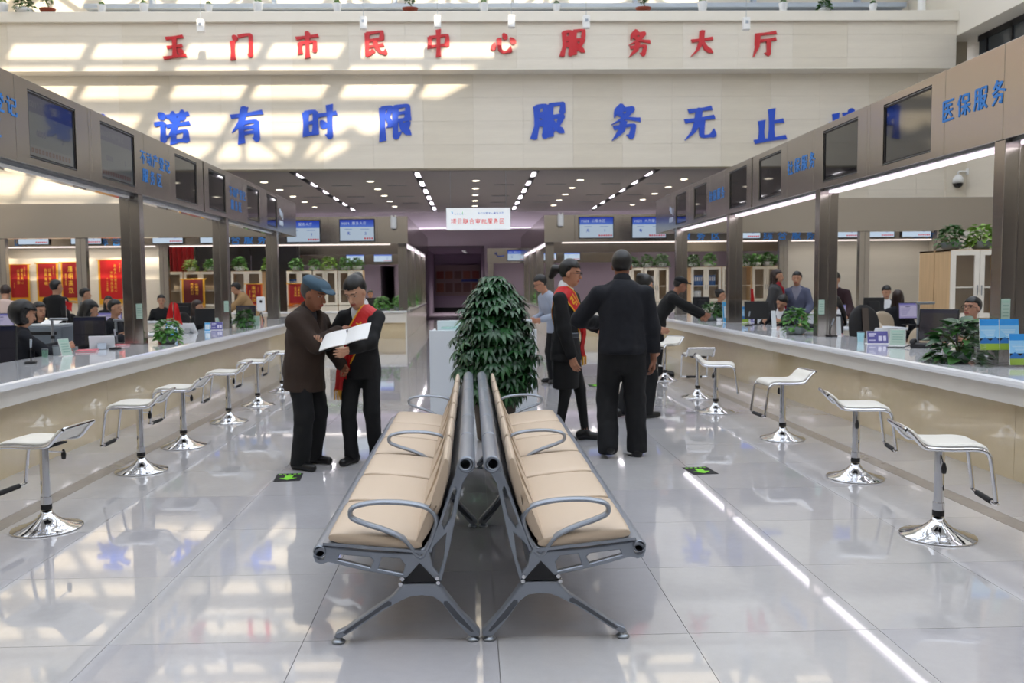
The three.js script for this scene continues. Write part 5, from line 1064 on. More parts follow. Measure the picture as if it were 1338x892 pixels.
  if (o.shirt) part(root, 'shirt', meshOf([...torso(0.004, 0.68), ovalCapsule(at(0, 0.43, -0.006), at(0, 0.545, -0.004), 0.085 * s, 0.066 * s, q, 0.95), ...(o.cuffs ? arm.map(({ E, W }) => capsule(E.clone().lerp(W, 0.8), E.clone().lerp(W, 0.97), 0.034 * s, 0.034 * s)) : [])], cell, 0.02, { cut: (x, y, z) => { const p = loc(x, y, z); const nx = p.x, ny = p.y - 0.6 * s, nz = p.z - 0.03; return Math.max(0.06 * s - Math.sqrt(nx * nx + ny * ny + nz * nz), -0.05 - p.y); } }), o.shirt);
  if (o.collar) part(root, 'collar', meshOf([ovalCapsule(at(0, 0.46, -0.012), at(0, 0.545, -0.015), 0.1 * s, 0.074 * s, q, 0.9)], cell * 0.8, 0.02, { cut: (x, y, z) => { const p = loc(x, y, z); const nx = p.x, nz = p.z - 0.015; return Math.max(0.06 * s - Math.sqrt(nx * nx + nz * nz), p.z > 0 ? 0.03 + 0.3 * (p.y - 0.47 * s) - Math.abs(p.x) : -1); } }), o.collar);
  // lower garment
  if (o.skirt) {
    part(root, 'skirt', meshOf([ovalCapsule(at(0, 0.08, 0), at(0, -0.05, 0), 0.145 * s, 0.172 * s, q, 0.72), ovalCapsule(at(0, -0.05, 0), V(0, o.skirt, 0.0), 0.172 * s, 0.165 * s, q, 0.72)], cell, 0.04, { cut: (x, y) => Math.max(o.skirt - y, y - (pel.y + 0.09 * s)) }), o.skirtMat ?? CLOTH.suit);
    part(root, 'stockings', meshOf(leg.flatMap(({ H: h, K, A }) => [capsule(h, K, 0.08 * s, 0.054 * s), capsule(K, A, 0.056 * s, 0.036 * s)]), cell, 0.02), CLOTH.stocking);
  } else if (!o.noLegs) {
    const lw = o.legWide ?? 1;
    part(root, 'trousers', meshOf([ovalCapsule(at(0, 0.07, 0), at(0, -0.06, -0.01), 0.142 * s * fat, 0.155 * s * fat, q, 0.72), ...leg.flatMap(({ H: h, K, A }) => [capsule(h, K, 0.097 * s * lw, 0.078 * s * lw), capsule(K, A.clone().add(V(0, -0.04, 0)), 0.078 * s * lw, 0.074 * s * lw)])], cell, 0.03, { fold: near ? 0.01 : 0.004, seed: o.pos[1], cut: (x, y) => 0.035 - y }), o.bottom ?? CLOTH.trouser);
  }
  // shoes
  if (!o.noLegs) leg.forEach(({ A, dir, g }, i) => {
    const lift = A.y - 0.085, heel = A.clone().add(V(0, -0.045, 0)).addScaledVector(dir, -0.045), toe = A.clone().add(V(0, -0.055 - (lift > 0.04 ? lift * 0.8 : 0), 0)).addScaledVector(dir, 0.16 * s);
    part(root, 'shoe', meshOf([capsule(heel, toe, 0.045, 0.036), capsule(A.clone().add(V(0, -0.01, 0)), heel, 0.045, 0.044)], near ? 0.008 : 0.016, 0.03, { cut: (x, y) => 0.002 - y }), CLOTH.shoe);
  });
  // hair
  const hm = HAIR[o.hair ?? 'black'], st = o.style ?? 'short', skull = ellipsoid(H(0, 0.036, -0.018), [0.09, 0.106, 0.108].map((v) => v * hs), hq), hp = [skull];
  if (st === 'bun') hp.push(ellipsoid(H(0, 0.085, -0.1), [0.05, 0.045, 0.045], hq));
  if (st === 'pony') hp.push(capsule(H(0, 0.04, -0.11), H(0, 0.02, -0.155), 0.025, 0.045), capsule(H(0, 0.02, -0.155), H(0, -0.05, -0.19), 0.045, 0.03));
  if (st === 'lowpony') hp.push(capsule(H(0, 0, -0.1), H(0, -0.16, -0.13), 0.04, 0.035), capsule(H(0, -0.16, -0.13), H(0, -0.32, -0.13), 0.035, 0.02));
  if (st === 'long') for (const g of [-1, 0, 1]) hp.push(capsule(H(g * 0.05, 0.0, g ? -0.03 : -0.08), H(g * 0.075, -0.2, g ? -0.03 : -0.1), 0.05, 0.04));
  if (st === 'full') hp.push(ellipsoid(H(0, 0.02, -0.04), [0.145, 0.145, 0.145], hq), capsule(H(-0.05, -0.06, -0.05), H(0.05, -0.06, -0.05), 0.07, 0.07));
  const nape = st === 'short' ? -0.055 : -0.4, brow = o.fringe ? 0.04 : 0.062;
  const hairCut = (x, y, z) => {
    tv.set(x - hc.x, y - hc.y, z - hc.z).applyQuaternion(ihq).divideScalar(hs);
    const ragged = 0.012 * perlin.noise(x * 55, y * 30, z * 55);
    const face = ragged + Math.min(tv.z - (0.045 + (Math.abs(tv.x) > 0.045 ? -0.04 * (Math.abs(tv.x) - 0.045) / 0.03 : 0)), brow - tv.y);
    const side = st === 'short' || st === 'bun' || st === 'pony' || st === 'lowpony' ? Math.min(tv.z + 0.022, -0.006 - tv.y) : -1;
    return Math.max(face, side, nape - tv.y) * hs;
  };
  part(root, 'hair', meshOf(hp, near ? 0.008 : 0.014, 0.02, { cut: hairCut, fold: near ? 0.005 : 0.004, seed: 5 }), hm);
  if (o.capHat === 'flat') part(root, 'flat_cap', meshOf([ellipsoid(H(0, 0.085, -0.005), [0.112, 0.052, 0.13], hq.clone().multiply(new THREE.Quaternion().setFromEuler(new THREE.Euler(0.14, 0, 0)))), ellipsoid(H(0, 0.07, -0.02), [0.092, 0.06, 0.11], hq), ellipsoid(H(0, 0.06, 0.11), [0.082, 0.014, 0.062], hq.clone().multiply(new THREE.Quaternion().setFromEuler(new THREE.Euler(0.28, 0, 0))))], 0.007, 0.02, { cut: (x, y, z) => { tv.set(x - hc.x, y - hc.y, z - hc.z).applyQuaternion(ihq); return 0.035 - tv.y; } }), CLOTH.cap);
  if (o.capHat === 'peaked') part(root, 'peaked_cap', meshOf([ellipsoid(H(0, 0.075, -0.015), [0.098, 0.062, 0.112], hq), ellipsoid(H(0, 0.06, 0.11), [0.075, 0.012, 0.06], hq)], 0.01, 0.015), CLOTH.suit);
  if (o.glasses) {
    const rim = [];
    for (const g of [-1, 1]) { rim.push(new THREE.TorusGeometry(0.023, 0.0022, 6, 20).scale(1.15, 0.8, 1).translate(g * 0.031, 0.003, 0.098)); rim.push(rod([g * 0.057, 0.008, 0.096], [g * 0.08, 0.006, 0.0], 0.002)); }
    rim.push(rod([-0.006, 0.005, 0.1], [0.006, 0.005, 0.1], 0.002));
    const g = merge(rim).scale(hs, hs, hs).applyQuaternion(hq).translate(hc.x, hc.y, hc.z); part(root, 'glasses', g, M.blackPlastic);
  }
  if (o.scarf) part(root, 'scarf', meshOf([ovalCapsule(at(0, 0.48, 0.01), at(0, 0.53, 0.01), 0.1 * s, 0.09 * s, q, 0.95), capsule(at(0.03, 0.45, 0.1), at(0.03, 0.1, 0.145), 0.045, 0.04)], cell, 0.03), o.scarf);
  if (o.sash) sash(root, o.sash, fieldOf(torso(d, o.flat ?? 0.7), 0.035), at, q, s, pel);
  if (o.tagPatch) part(root, 'name_tag', rbox(0.09, 0.045, 0.008, 0.003), M.alu, { pos: o.tagPatch.slice(0, 3), rot: [0, o.tagPatch[3], 0] });
  delete root.userData.unused; void jac;
  return root;
}
// palm, four fingers of different lengths and a thumb; grip 0 = straight, 1 = closed
function handMesh(E, W, g, s, near, grip, palmDir) {
  const f = W.clone().sub(E).normalize(), n = palmDir.clone().addScaledVector(f, -palmDir.dot(f)).normalize(), side = f.clone().cross(n).normalize();  // n: the way the palm faces
  const thumbSide = g;                                          // thumb forward for a hanging hand
  const P = (a, b, c) => W.clone().addScaledVector(f, a * s).addScaledVector(side, b * s).addScaledVector(n, c * s);
  const prims = [capsule(P(-0.03, 0, 0), P(0.02, 0, 0), 0.026 * s, 0.026 * s), capsule(P(0.025, -0.02, 0), P(0.085, -0.026, 0.004), 0.016 * s, 0.013 * s), capsule(P(0.025, 0.02, 0), P(0.085, 0.026, 0.004), 0.016 * s, 0.013 * s), capsule(P(0.025, 0, 0), P(0.088, 0, 0.002), 0.018 * s, 0.014 * s)];
  const bones = [];
  [[-0.03, 0.062], [-0.01, 0.076], [0.011, 0.072], [0.031, 0.056]].forEach(([b, L], i) => {
    const bb = b * -thumbSide, len = [L * 0.45, L * 0.32, L * 0.26]; let p = [0.088 - Math.abs(b) * 0.15, bb, 0.002], a = grip * 0.9 + i * 0.05;
    for (let k = 0; k < 3; k++) { const nx = [p[0] + len[k] * Math.cos(a), p[1] + bb * 0.06, p[2] + len[k] * Math.sin(a)]; bones.push(capsule(P(...p), P(...nx), (0.0095 - 0.001 * k) * s, (0.009 - 0.001 * k) * s)); p = nx; a += grip * 0.9; }
  });
  { let p = [0.03, -0.028 * -thumbSide * -1, 0.008]; const b = 1 * thumbSide * -1; p = [0.028, b * -0.026, 0.008]; const q1 = [0.058, b * -0.052, 0.022], q2 = [0.088, b * -0.06, 0.034]; bones.push(capsule(P(...p), P(...q1), 0.013 * s, 0.0105 * s), capsule(P(...q1), P(...q2), 0.0105 * s, 0.0085 * s)); }
  if (!near) return [meshOf([...prims, ...bones], 0.012, 0.012)];
  return [meshOf([...prims, ...bones], 0.0048, 0.007)];
}
// a cloth band from one shoulder to the opposite hip, wrapped round the torso
function sash(root, c, field, at, q, s, pel) {
  const sg = c.shoulder, u = V(sg * 0.5, 0.866, 0).applyQuaternion(q), n = V(0.866, -sg * 0.5, 0).applyQuaternion(q), z = V(0, 0, 1).applyQuaternion(q), O = at(-sg * 0.025, 0.26, 0);
  const hit = (t, w, off) => {
    const dir = u.clone().multiplyScalar(Math.cos(t)).addScaledVector(z, Math.sin(t)), p = O.clone().addScaledVector(n, w);
    let r = 0.55; for (let i = 0; i < 60; i++) { const dd = field(p.x + dir.x * r, p.y + dir.y * r, p.z + dir.z * r); if (dd < 0.0015) break; r -= Math.max(0.001, dd * 0.6); if (r < 0.05) break; }
    return p.addScaledVector(dir, r + off);
  };
  const band = (w0, w1, o0, th) => { const N = 72; return grid(N, 4, (a, b) => { const p = hit(a * 2 * Math.PI, w0 + (w1 - w0) * b, o0); return [p.x, p.y, p.z]; }, { thick: th }); };
  const W = 0.08, sh = part(root, 'sash', [band(-W, W, 0.012, 0.005)], M.silk, { label: 'red sash with gold edges and characters' });
  part(sh, 'gold_edge', [band(-W - 0.002, -W + 0.01, 0.0145, 0.006), band(W - 0.01, W + 0.002, 0.0145, 0.006)], M.goldSilk);
  const gl = [];
  for (const [ch, t0] of c.text) {
    const g = glyphGeometry(ch, 0.095, 0.13, 0.002), p = g.attributes.position;
    for (let i = 0; i < p.count; i++) { const gx = p.getX(i), gy = p.getY(i), h = hit(t0 * RAD - gy * 4.6, sg < 0 ? gx : gx, 0.0155 + p.getZ(i)); p.setXYZ(i, h.x, h.y, h.z); }
    g.computeVertexNormals(); gl.push(g);
  }
  part(sh, 'sash_character', gl, M.goldSilk);
  // the two hanging ends
  const hp = hit(c.knot ?? Math.PI * 0.93, 0, 0.016);
  const ends = [0, 1].map((k) => grid(3, 8, (a, b) => [hp.x + (a - 0.5) * 0.1 + (k ? 0.03 : -0.02) * b - sg * 0.05 * b, hp.y + 0.02 - b * (c.drop ?? 0.26), hp.z + 0.008 * k + 0.02 * Math.sin(b * 5 + k) + 0.015 * Math.cos(a * 6)], { thick: 0.004 }));
  part(sh, 'sash_end', ends, M.silk);
  const fr = []; for (const k of [0, 1]) for (let i = 0; i < 12; i++) { const a = i / 11, x = hp.x + (a - 0.5) * 0.1 + (k ? 0.03 : -0.02) - sg * 0.05, y = hp.y + 0.02 - (c.drop ?? 0.26), zz = hp.z + 0.008 * k + 0.02 * Math.sin(5 + k) + 0.015 * Math.cos(a * 6); fr.push(rod([x, y + 0.01, zz], [x + rr(-0.006, 0.006), y - 0.08, zz], 0.0045, 0.0035, 5)); }
  part(sh, 'fringe', fr, M.goldSilk);
}
const D = Math.PI / 180;
// old man pointing at the booklet
person({ label: 'man in a blue-grey flat cap and brown jacket pointing at an open booklet', near: true, H: 1.6, pos: [-1.6, -7.2], turn: 62 * D, lean: 0.14, headPitch: 0.32, headYaw: 0.05, top: CLOTH.brown, topName: 'jacket', loose: 0.05, flat: 0.82, hem: -0.2, flare: 1.05, bottom: CLOTH.trouser, legWide: 1.12, fat: 1.06, collar: CLOTH.brown, shirt: cloth(0x2a2a30), vee: 0.36, headScale: 1.1, hair: 'grey', style: 'short', capHat: 'flat', skin: 0x8f5c42,
  hands: [[0.1, 1.16, 0.3], [0.2, 0.86, 0.26]], elbow: [[-0.5, -1, 0.1], [0.7, -0.5, -0.6]], feet: [[-0.13, 0.085, 0.04], [0.12, 0.085, -0.02]], grip: [0.5, 0.6], palm: [[0.3, -1, 0], [-1, 0, 0]] });
// woman reading
person({ label: 'woman in a dark suit with red sash holding an open booklet, hair in a bun', near: true, female: true, H: 1.62, pos: [-1.12, -7.34], turn: -14 * D, lean: 0.05, headPitch: 0.5, headYaw: -0.12, headRoll: 0.05, top: CLOTH.suit, vee: 0.3, hem: -0.13, shirt: CLOTH.white, collar: CLOTH.white, cuffs: true, headScale: 1.08, style: 'bun', skin: 0xc79a80,
  hands: [[-0.24, 1.07, 0.33], [0.05, 1.02, 0.4]], elbow: [[-0.6, -1, -0.4], [0.6, -1, -0.2]], grip: [0.5, 0.25], palm: [[0.2, 0.6, 0.3], [-0.2, 0.3, -1]], feet: [[-0.09, 0.085, 0.06], [0.1, 0.085, -0.05]], sash: { shoulder: 1, text: [['大', 48], ['务', 78], ['引', 108]], knot: Math.PI * 0.86, drop: 0.34 }, legWide: 0.92 });
{
  const b = thing('booklet', 'open white booklet held between the man in a flat cap and the woman', 'booklet', [-1.2, 1.125, -6.98], -0.1);
  const page = (sg) => grid(10, 6, (a, v) => { const x = a * 0.215, lift = 0.05 * Math.sin(a * Math.PI * 0.75); return [sg * x * 0.94, (v - 0.5) * 0.2 * 0.6 + lift * 0.3 + x * (sg > 0 ? 0.2 : -0.28), -(v - 0.5) * 0.2 * 0.8 + lift]; }, { thick: 0.008 * sg });
  part(b, 'page_block', page(-1), M.paper); part(b, 'page_block', page(1), M.paper);
  part(b, 'cover', [grid(8, 4, (a, v) => [-a * 0.2, (v - 0.5) * 0.12 - a * 0.058 - 0.006, -(v - 0.5) * 0.12 - 0.004], { thick: 0.003 })], M.blackPlastic);
}
// woman with a ponytail, seen from the side
person({ label: 'woman in a black skirt suit and red sash, glasses and a ponytail', near: true, female: true, H: 1.78, pos: [0.76, -8.2], turn: 62 * D, lean: 0.02, headPitch: 0.12, headYaw: 0.1, top: CLOTH.suit, vee: 0.34, hem: -0.15, flare: 1.12, shirt: CLOTH.white, collar: CLOTH.white, skirt: 0.52, style: 'pony', glasses: true, skin: 0xb98468,
  hands: [[-0.2, 0.84, 0.14], [0.22, 1.1, 0.26]], elbow: [[-0.4, -0.3, -1], [0.8, -0.5, -0.4]], feet: [[-0.08, 0.085, -0.05], [0.1, 0.085, 0.16]], sash: { shoulder: -1, text: [['引', 30], ['导', 66]], knot: Math.PI * 0.8, drop: 0.3 }, tagPatch: [-0.155, 1.05, 0.15, -0.8] });
// man from behind
person({ label: 'tall man in a dark jacket and trousers seen from behind, walking', near: true, H: 1.84, pos: [1.17, -7.42], turn: 176 * D, lean: 0.03, headPitch: 0.05, headYaw: -0.15, top: CLOTH.navy, hem: -0.06, loose: 0.035, flat: 0.82, wide: 1.04, fat: 1.1, bottom: CLOTH.trouser, legWide: 1.15, collar: CLOTH.navy, skin: 0x8a5c46,
  hands: [[-0.29, 0.82, 0.05], [0.2, 1.18, 0.34]], elbow: [[-0.6, 0, -0.7], [1, -0.6, -0.2]], feet: [[-0.14, 0.085, 0.02], [0.13, 0.13, -0.07]], grip: [0.5, 0.5] });
person({ label: 'woman in a dark padded coat mostly hidden behind the tall man', female: true, H: 1.62, pos: [1.78, -9.6], turn: 120 * D, top: cloth(0x101015), loose: 0.04, hem: -0.3, bottom: CLOTH.trouser, style: 'bun', skin: 0xb98a70, headPitch: 0.3, hands: [null, [0.15, 1.0, 0.4]], feet: [[-0.1, 0.085, 0], [0.12, 0.085, -0.2]] });
person({ label: 'man with glasses and striped shirt bending beside the white corner counter', H: 1.72, pos: [1.14, -13.0], turn: -70 * D, lean: 0.35, headPitch: 0.4, top: CLOTH.stripe, bottom: CLOTH.trouser, glasses: true, skin: 0xb98468, hands: [[-0.12, 1.0, 0.3], [0.15, 1.0, 0.3]] });
person({ label: 'man in a dark cap leaning over the right-hand counter', H: 1.74, pos: [2.98, -13.75], turn: 78 * D, lean: 0.62, headPitch: 0.25, top: CLOTH.suit, loose: 0.03, bottom: CLOTH.trouser, capHat: 'peaked', skin: 0x9a6a52, hands: [[-0.1, 0.86, 0.98], [0.15, 0.86, 0.8]], elbow: [[-0.8, -0.4, -0.2], [0.8, -0.4, -0.2]], back: -0.1 });

// seated and standing people of the offices: position, height and pose
const clerk = (o) => person({ H: 1.66, sit: true, seatY: 0.5, top: CLOTH.suit, shirt: undefined, bottom: CLOTH.trouser, skin: 0xb98a6e, ...o });
const office = (o) => person({ H: 1.68, top: CLOTH.suit, bottom: CLOTH.trouser, skin: 0xb98a6e, ...o });
// left office
clerk({ label: 'clerk with full black hair in a dark jacket at the left counter', female: true, near: true, cell: 0.016, pos: [-5.18, -9.5], turn: 130 * D, style: 'full', H: 1.72, top: CLOTH.navy, headPitch: 0.25, hands: [[-0.12, 0.88, 0.42], [0.12, 0.88, 0.4]] });
clerk({ label: 'clerk half hidden behind the second monitor of the left counter', female: true, pos: [-5.3, -11.35], turn: 122 * D, style: 'long', H: 1.7, top: CLOTH.navy, headPitch: 0.3, hands: [[-0.12, 0.88, 0.42], [0.12, 0.88, 0.4]] });
office({ label: 'person in a pale pink sweater bending over, back turned, before the red banners', female: true, pos: [-8.5, -15.2], turn: 190 * D, H: 1.62, lean: 0.25, top: CLOTH.pink, hair: 'brown', headPitch: 0.4, hands: [[-0.15, 1.0, 0.4], [0.15, 1.0, 0.4]] });
office({ label: 'man in a black suit standing with his back turned before the red banners', pos: [-7.75, -15.6], turn: 165 * D, H: 1.68, top: CLOTH.suit, headYaw: -0.5, loose: 0.03, hands: [null, [0.18, 1.1, 0.3]] });
clerk({ label: 'clerk with glasses facing the man in a black suit', female: true, pos: [-8.0, -16.4], turn: 20 * D, H: 1.6, glasses: true, style: 'long', fringe: true });
clerk({ label: 'dark-haired clerk seated in front of the man in a black suit', female: true, pos: [-6.55, -12.6], turn: 60 * D, H: 1.55, style: 'long' });
office({ label: 'person in a grey suit standing behind the small flag', pos: [-8.0, -17.3], turn: 100 * D, H: 1.5, top: cloth(0x3c4450) });
clerk({ label: 'dark-haired clerk below the large bright red banner', female: true, pos: [-8.25, -19.0], turn: 30 * D, H: 1.6, style: 'long' });
clerk({ label: 'clerk in a navy suit half hidden by the left steel column', pos: [-5.7, -13.2], turn: 80 * D, H: 1.6, top: CLOTH.navy });
clerk({ label: 'brown-haired clerk behind the black monitor of the left counter', female: true, pos: [-5.4, -16.2], turn: 90 * D, H: 1.56, hair: 'brown', style: 'long', seatY: 0.44 });
clerk({ label: 'clerk whose face shows beside the gold-framed plaque', pos: [-7.15, -19.2], turn: 20 * D, H: 1.64 });
office({ label: 'man in a tan jacket leaning to the left behind the counter', pos: [-5.06, -18.6], turn: -75 * D, H: 1.72, lean: 0.55, headPitch: 0.35, top: CLOTH.tan, loose: 0.035, hem: -0.25, hands: [[-0.1, 0.9, 0.55], [0.1, 0.9, 0.6]], back: -0.12 });
clerk({ label: 'clerk whose head shows behind the woman reading', pos: [-3.4, -27.2], turn: 10 * D, H: 1.66 });
// right office
clerk({ label: 'man with glasses looking up at the right-hand counter', near: true, cell: 0.016, pos: [5.66, -9.65], turn: -52 * D, H: 1.66, seatY: 0.46, headPitch: -0.15, headYaw: -0.2, glasses: true, skin: 0xb98a72, hands: [[-0.15, 0.86, 0.4], [0.15, 0.86, 0.4]] });
clerk({ label: 'clerk with bowed, tilted head writing at the right-hand counter', female: true, pos: [5.25, -14.6], turn: -40 * D, H: 1.6, seatY: 0.46, headPitch: 0.4, headRoll: -0.35, shirt: CLOTH.white, collar: CLOTH.white, vee: 0.3, style: 'bun', top: CLOTH.navy, hands: [[-0.15, 0.86, 0.4], [0.15, 0.86, 0.4]] });
clerk({ label: 'clerk with a low ponytail beside the right steel column', female: true, pos: [5.3, -12.5], turn: -110 * D, H: 1.62, seatY: 0.46, style: 'lowpony', collar: CLOTH.white, top: CLOTH.navy, headPitch: 0.2, hands: [[-0.15, 0.86, 0.42], [0.15, 0.86, 0.42]] });
office({ label: 'woman in a dark grey coat and red scarf standing in the right-hand office', female: true, pos: [5.45, -15.4], turn: 60 * D, H: 1.76, top: CLOTH.greyCoat, loose: 0.035, hem: -0.35, scarf: CLOTH.redScarf, hair: 'brown', style: 'long' });
office({ label: 'woman in a grey-blue cardigan standing beside the right steel column', female: true, pos: [5.92, -15.6], turn: -30 * D, H: 1.71, top: CLOTH.blueGrey, loose: 0.03, hem: -0.3, vee: 0.25, shirt: cloth(0x8a8a9a), hands: [null, [0.2, 0.95, 0.25]] });
office({ label: 'man in a dark maroon sweater bending over a monitor', pos: [5.98, -14.1], turn: -25 * D, H: 1.72, lean: 0.25, headPitch: 0.5, top: CLOTH.maroon, collar: CLOTH.white, hands: [[-0.15, 0.95, 0.4], [0.2, 0.95, 0.42]] });
clerk({ label: 'man in a dark suit and white shirt facing the aisle at a far right desk', pos: [8.4, -17.2], turn: -10 * D, H: 1.78, seatY: 0.52, shirt: CLOTH.white, collar: CLOTH.white, vee: 0.22, top: CLOTH.navy, headPitch: 0.25, hands: [[-0.12, 0.86, 0.42], [0.12, 0.86, 0.42]] });
clerk({ label: 'brown-haired clerk seen from behind in the right-hand office', female: true, pos: [7.32, -14.6], turn: 170 * D, H: 1.62, hair: 'brown', style: 'long', top: CLOTH.navy });
clerk({ label: 'clerk in profile at the far end of the right-hand office', female: true, pos: [5.45, -18.9], turn: 60 * D, H: 1.62, style: 'bun' });
// ---------------------------------------------------------------- office furniture and things on the counters
const desktopArt = canvasTexture(256, 160, (c, w, h) => { c.fillStyle = '#a99fd0'; c.fillRect(0, 0, w, h); c.fillStyle = '#7a78c0'; c.fillRect(0, 0, w, 16); c.fillStyle = '#c4bede'; c.fillRect(14, 26, w - 28, h - 44); c.fillStyle = '#544f80'; c.fillRect(90, 34, 60, 8); c.fillStyle = '#8d86b8'; for (let i = 0; i < 5; i++) c.fillRect(30, 56 + i * 16, 130 - i * 14, 5); });
const darkArt = canvasTexture(256, 160, (c, w, h) => { c.fillStyle = '#5f5c68'; c.fillRect(0, 0, w, h); c.fillStyle = '#3c4470'; c.fillRect(0, 0, w, 18); c.fillStyle = '#77726f'; c.fillRect(90, 18, 70, h - 18); c.fillStyle = '#4c4a54'; c.fillRect(0, 96, w, 8); });
const SCR = { lit: litScreen(desktopArt, 0.55), dark: phys(0x17171b, 0.18, { emissive: 0xffffff, emissiveMap: darkArt, emissiveIntensity: 0.12, clearcoat: 0.6, clearcoatRoughness: 0.08 }) };
function monitor(x, base, z, w, h, turn, label, art, tilt = 0.08) {
  const m = thing('monitor', label, 'monitor', [x, base, z], turn), y = 0.1 + h / 2;
  part(m, 'foot', lathe([[0.001, 0], [0.1, 0], [0.1, 0.008], [0.04, 0.016], [0.001, 0.018]], 20), M.blackPlastic);
  part(m, 'neck', [span(-0.025, 0.025, 0.01, 0.16, -0.05, -0.035)], M.blackPlastic);
  const hd = part(m, 'housing', [rbox(w, h, 0.028, 0.008, 0, 0, -0.014), rbox(w * 0.5, h * 0.5, 0.03, 0.01, 0, 0, -0.035)], M.monitorBack, { pos: [0, y, 0], rot: [-tilt, 0, 0] });
  if (art) part(hd, 'panel', new THREE.PlaneGeometry(w - 0.024, h - 0.028).translate(0, 0.003, 0.001), art, { keepUV: true });
  return m;
}
// left office
monitor(-5.13, 0.68, -8.8, 0.5, 0.39, 0.12, 'dark glossy monitor before the clerk with full black hair', SCR.dark);
monitor(-5.08, 0.7, -10.95, 0.4, 0.38, 0.1, 'dark glossy monitor before the second clerk of the left counter', SCR.dark);
monitor(-6.33, 0.76, -14.5, 0.42, 0.27, 0.1, 'lit purple monitor below the large bright red banner', SCR.lit);
monitor(-8.2, 0.76, -14.6, 0.42, 0.27, 0.1, 'lit purple monitor below the person in a pale pink sweater', SCR.lit);
monitor(-5.02, 0.75, -15.5, 0.36, 0.3, 0.5, 'black monitor before the brown-haired clerk of the left counter', null);
monitor(-6.45, 0.8, -18.6, 0.45, 0.3, Math.PI, 'black monitor seen from behind below the gold-framed plaque', null);
monitor(-4.6, 0.81, -16.7, 0.38, 0.26, 0.1, 'black-framed monitor below the man in a tan jacket', SCR.dark);
// right office
monitor(5.04, 0.76, -9.25, 0.42, 0.36, -0.9, 'dark monitor before the man with glasses looking up', SCR.dark);
monitor(4.66, 0.81, -14.1, 0.42, 0.3, 0.05, 'black monitor beside the clerk with bowed head', null);
monitor(5.62, 0.8, -13.2, 0.34, 0.27, 0.05, 'lit pale purple monitor below the man in a maroon sweater', SCR.lit);
monitor(7.9, 0.8, -16.7, 0.42, 0.3, Math.PI, 'black monitor beside the man in suit and white shirt', null);
monitor(7.25, 0.78, -14.1, 0.36, 0.28, 0.1, 'lit purple monitor beside the pale wood cabinet', SCR.lit);
monitor(5.3, 0.81, -19.9, 0.4, 0.28, Math.PI, 'black monitor beside the clerk in profile at the far end', null);
monitor(-3.2, 0.75, -26.4, 0.5, 0.3, Math.PI, 'black monitor on the counter behind the woman reading', null);

function chair(x, z, turn, label, mat, high = 0, group) {
  const c = thing('office_chair', label, 'chair', [x, 0, z], turn, group), top = 0.98 + high;
  part(c, 'star_base', Array.from({ length: 5 }, (_, i) => rod([0, 0.09, 0], [0.27 * Math.sin(i * 1.2566), 0.06, 0.27 * Math.cos(i * 1.2566)], 0.022, 0.014)), M.alu);
  for (let i = 0; i < 5; i++) part(c, 'caster', cyl(0.028, 0.028, 0.04, 0, 0, 0, 12).rotateZ(Math.PI / 2), M.blackPlastic, { pos: [0.27 * Math.sin(i * 1.2566), 0.028, 0.27 * Math.cos(i * 1.2566)] });
  part(c, 'gas_lift', cyl(0.026, 0.03, 0.34, 0, 0.26, 0, 14), M.blackPlastic);
  part(c, 'seat', rbox(0.46, 0.08, 0.45, 0.035, 0, 0.46, 0.02, 3), mat);
  part(c, 'backrest', grid(16, 14, (a, v) => { const t = a * 2 * Math.PI, pw = (q, e) => Math.sign(q) * Math.pow(Math.abs(q), e), hh = (top - 0.5), y = 0.5 + hh * v, ww = 0.22 * Math.pow(Math.max(0.05, 1 - Math.pow(Math.max(0, (v - 0.55) / 0.45), 3)), 0.5) * (0.86 + 0.14 * Math.sin(v * 2.6)); return [ww * pw(Math.cos(t), 0.6), y, -0.21 - 0.1 * v + 0.035 * pw(Math.sin(t), 0.6) * (v > 0.97 ? 0.4 : 1)]; }), mat);
  for (const g of [-1, 1]) part(c, 'armrest', tube([[g * 0.22, 0.46, -0.12], [g * 0.27, 0.64, -0.1], [g * 0.27, 0.66, 0.12], [g * 0.24, 0.47, 0.16]], 0.016, 20, 8), M.blackPlastic);
  return c;
}
chair(-5.45, -10.3, 1.2, 'beige padded office chair at the left counter, empty', M.chairBeige, 0);
chair(-6.62, -12.68, 1.05, 'beige office chair of the clerk before the man in a black suit', M.chairBeige, 0.04);
chair(-5.5, -16.5, 1.3, 'black office chair of the brown-haired clerk', M.chairBlack, 0.08);
chair(5.2, -11.65, -1.4, 'beige padded office chair behind the low-ponytail clerk', M.chairBeige, 0.0);
chair(5.14, -10.1, -1.2, 'beige padded office chair beside the silver document camera', M.chairBeige, 0.0);
{ const c = chair(5.1, -10.82, 0.1, 'black rounded chair back with a brown centre stripe', M.chairBlack, 0.24); part(c, 'stripe', [grid(2, 10, (a, v) => [-0.05 + 0.09 * a, 0.62 + 0.56 * v, -0.155 - 0.1 * (v * 0.8 + 0.15)], { thick: 0.006 })], std(0x4d433c, 0.6)); }
chair(6.95, -14.0, 0.2, 'beige office chair of the brown-haired clerk in the right-hand office', M.chairBeige, 0.03);

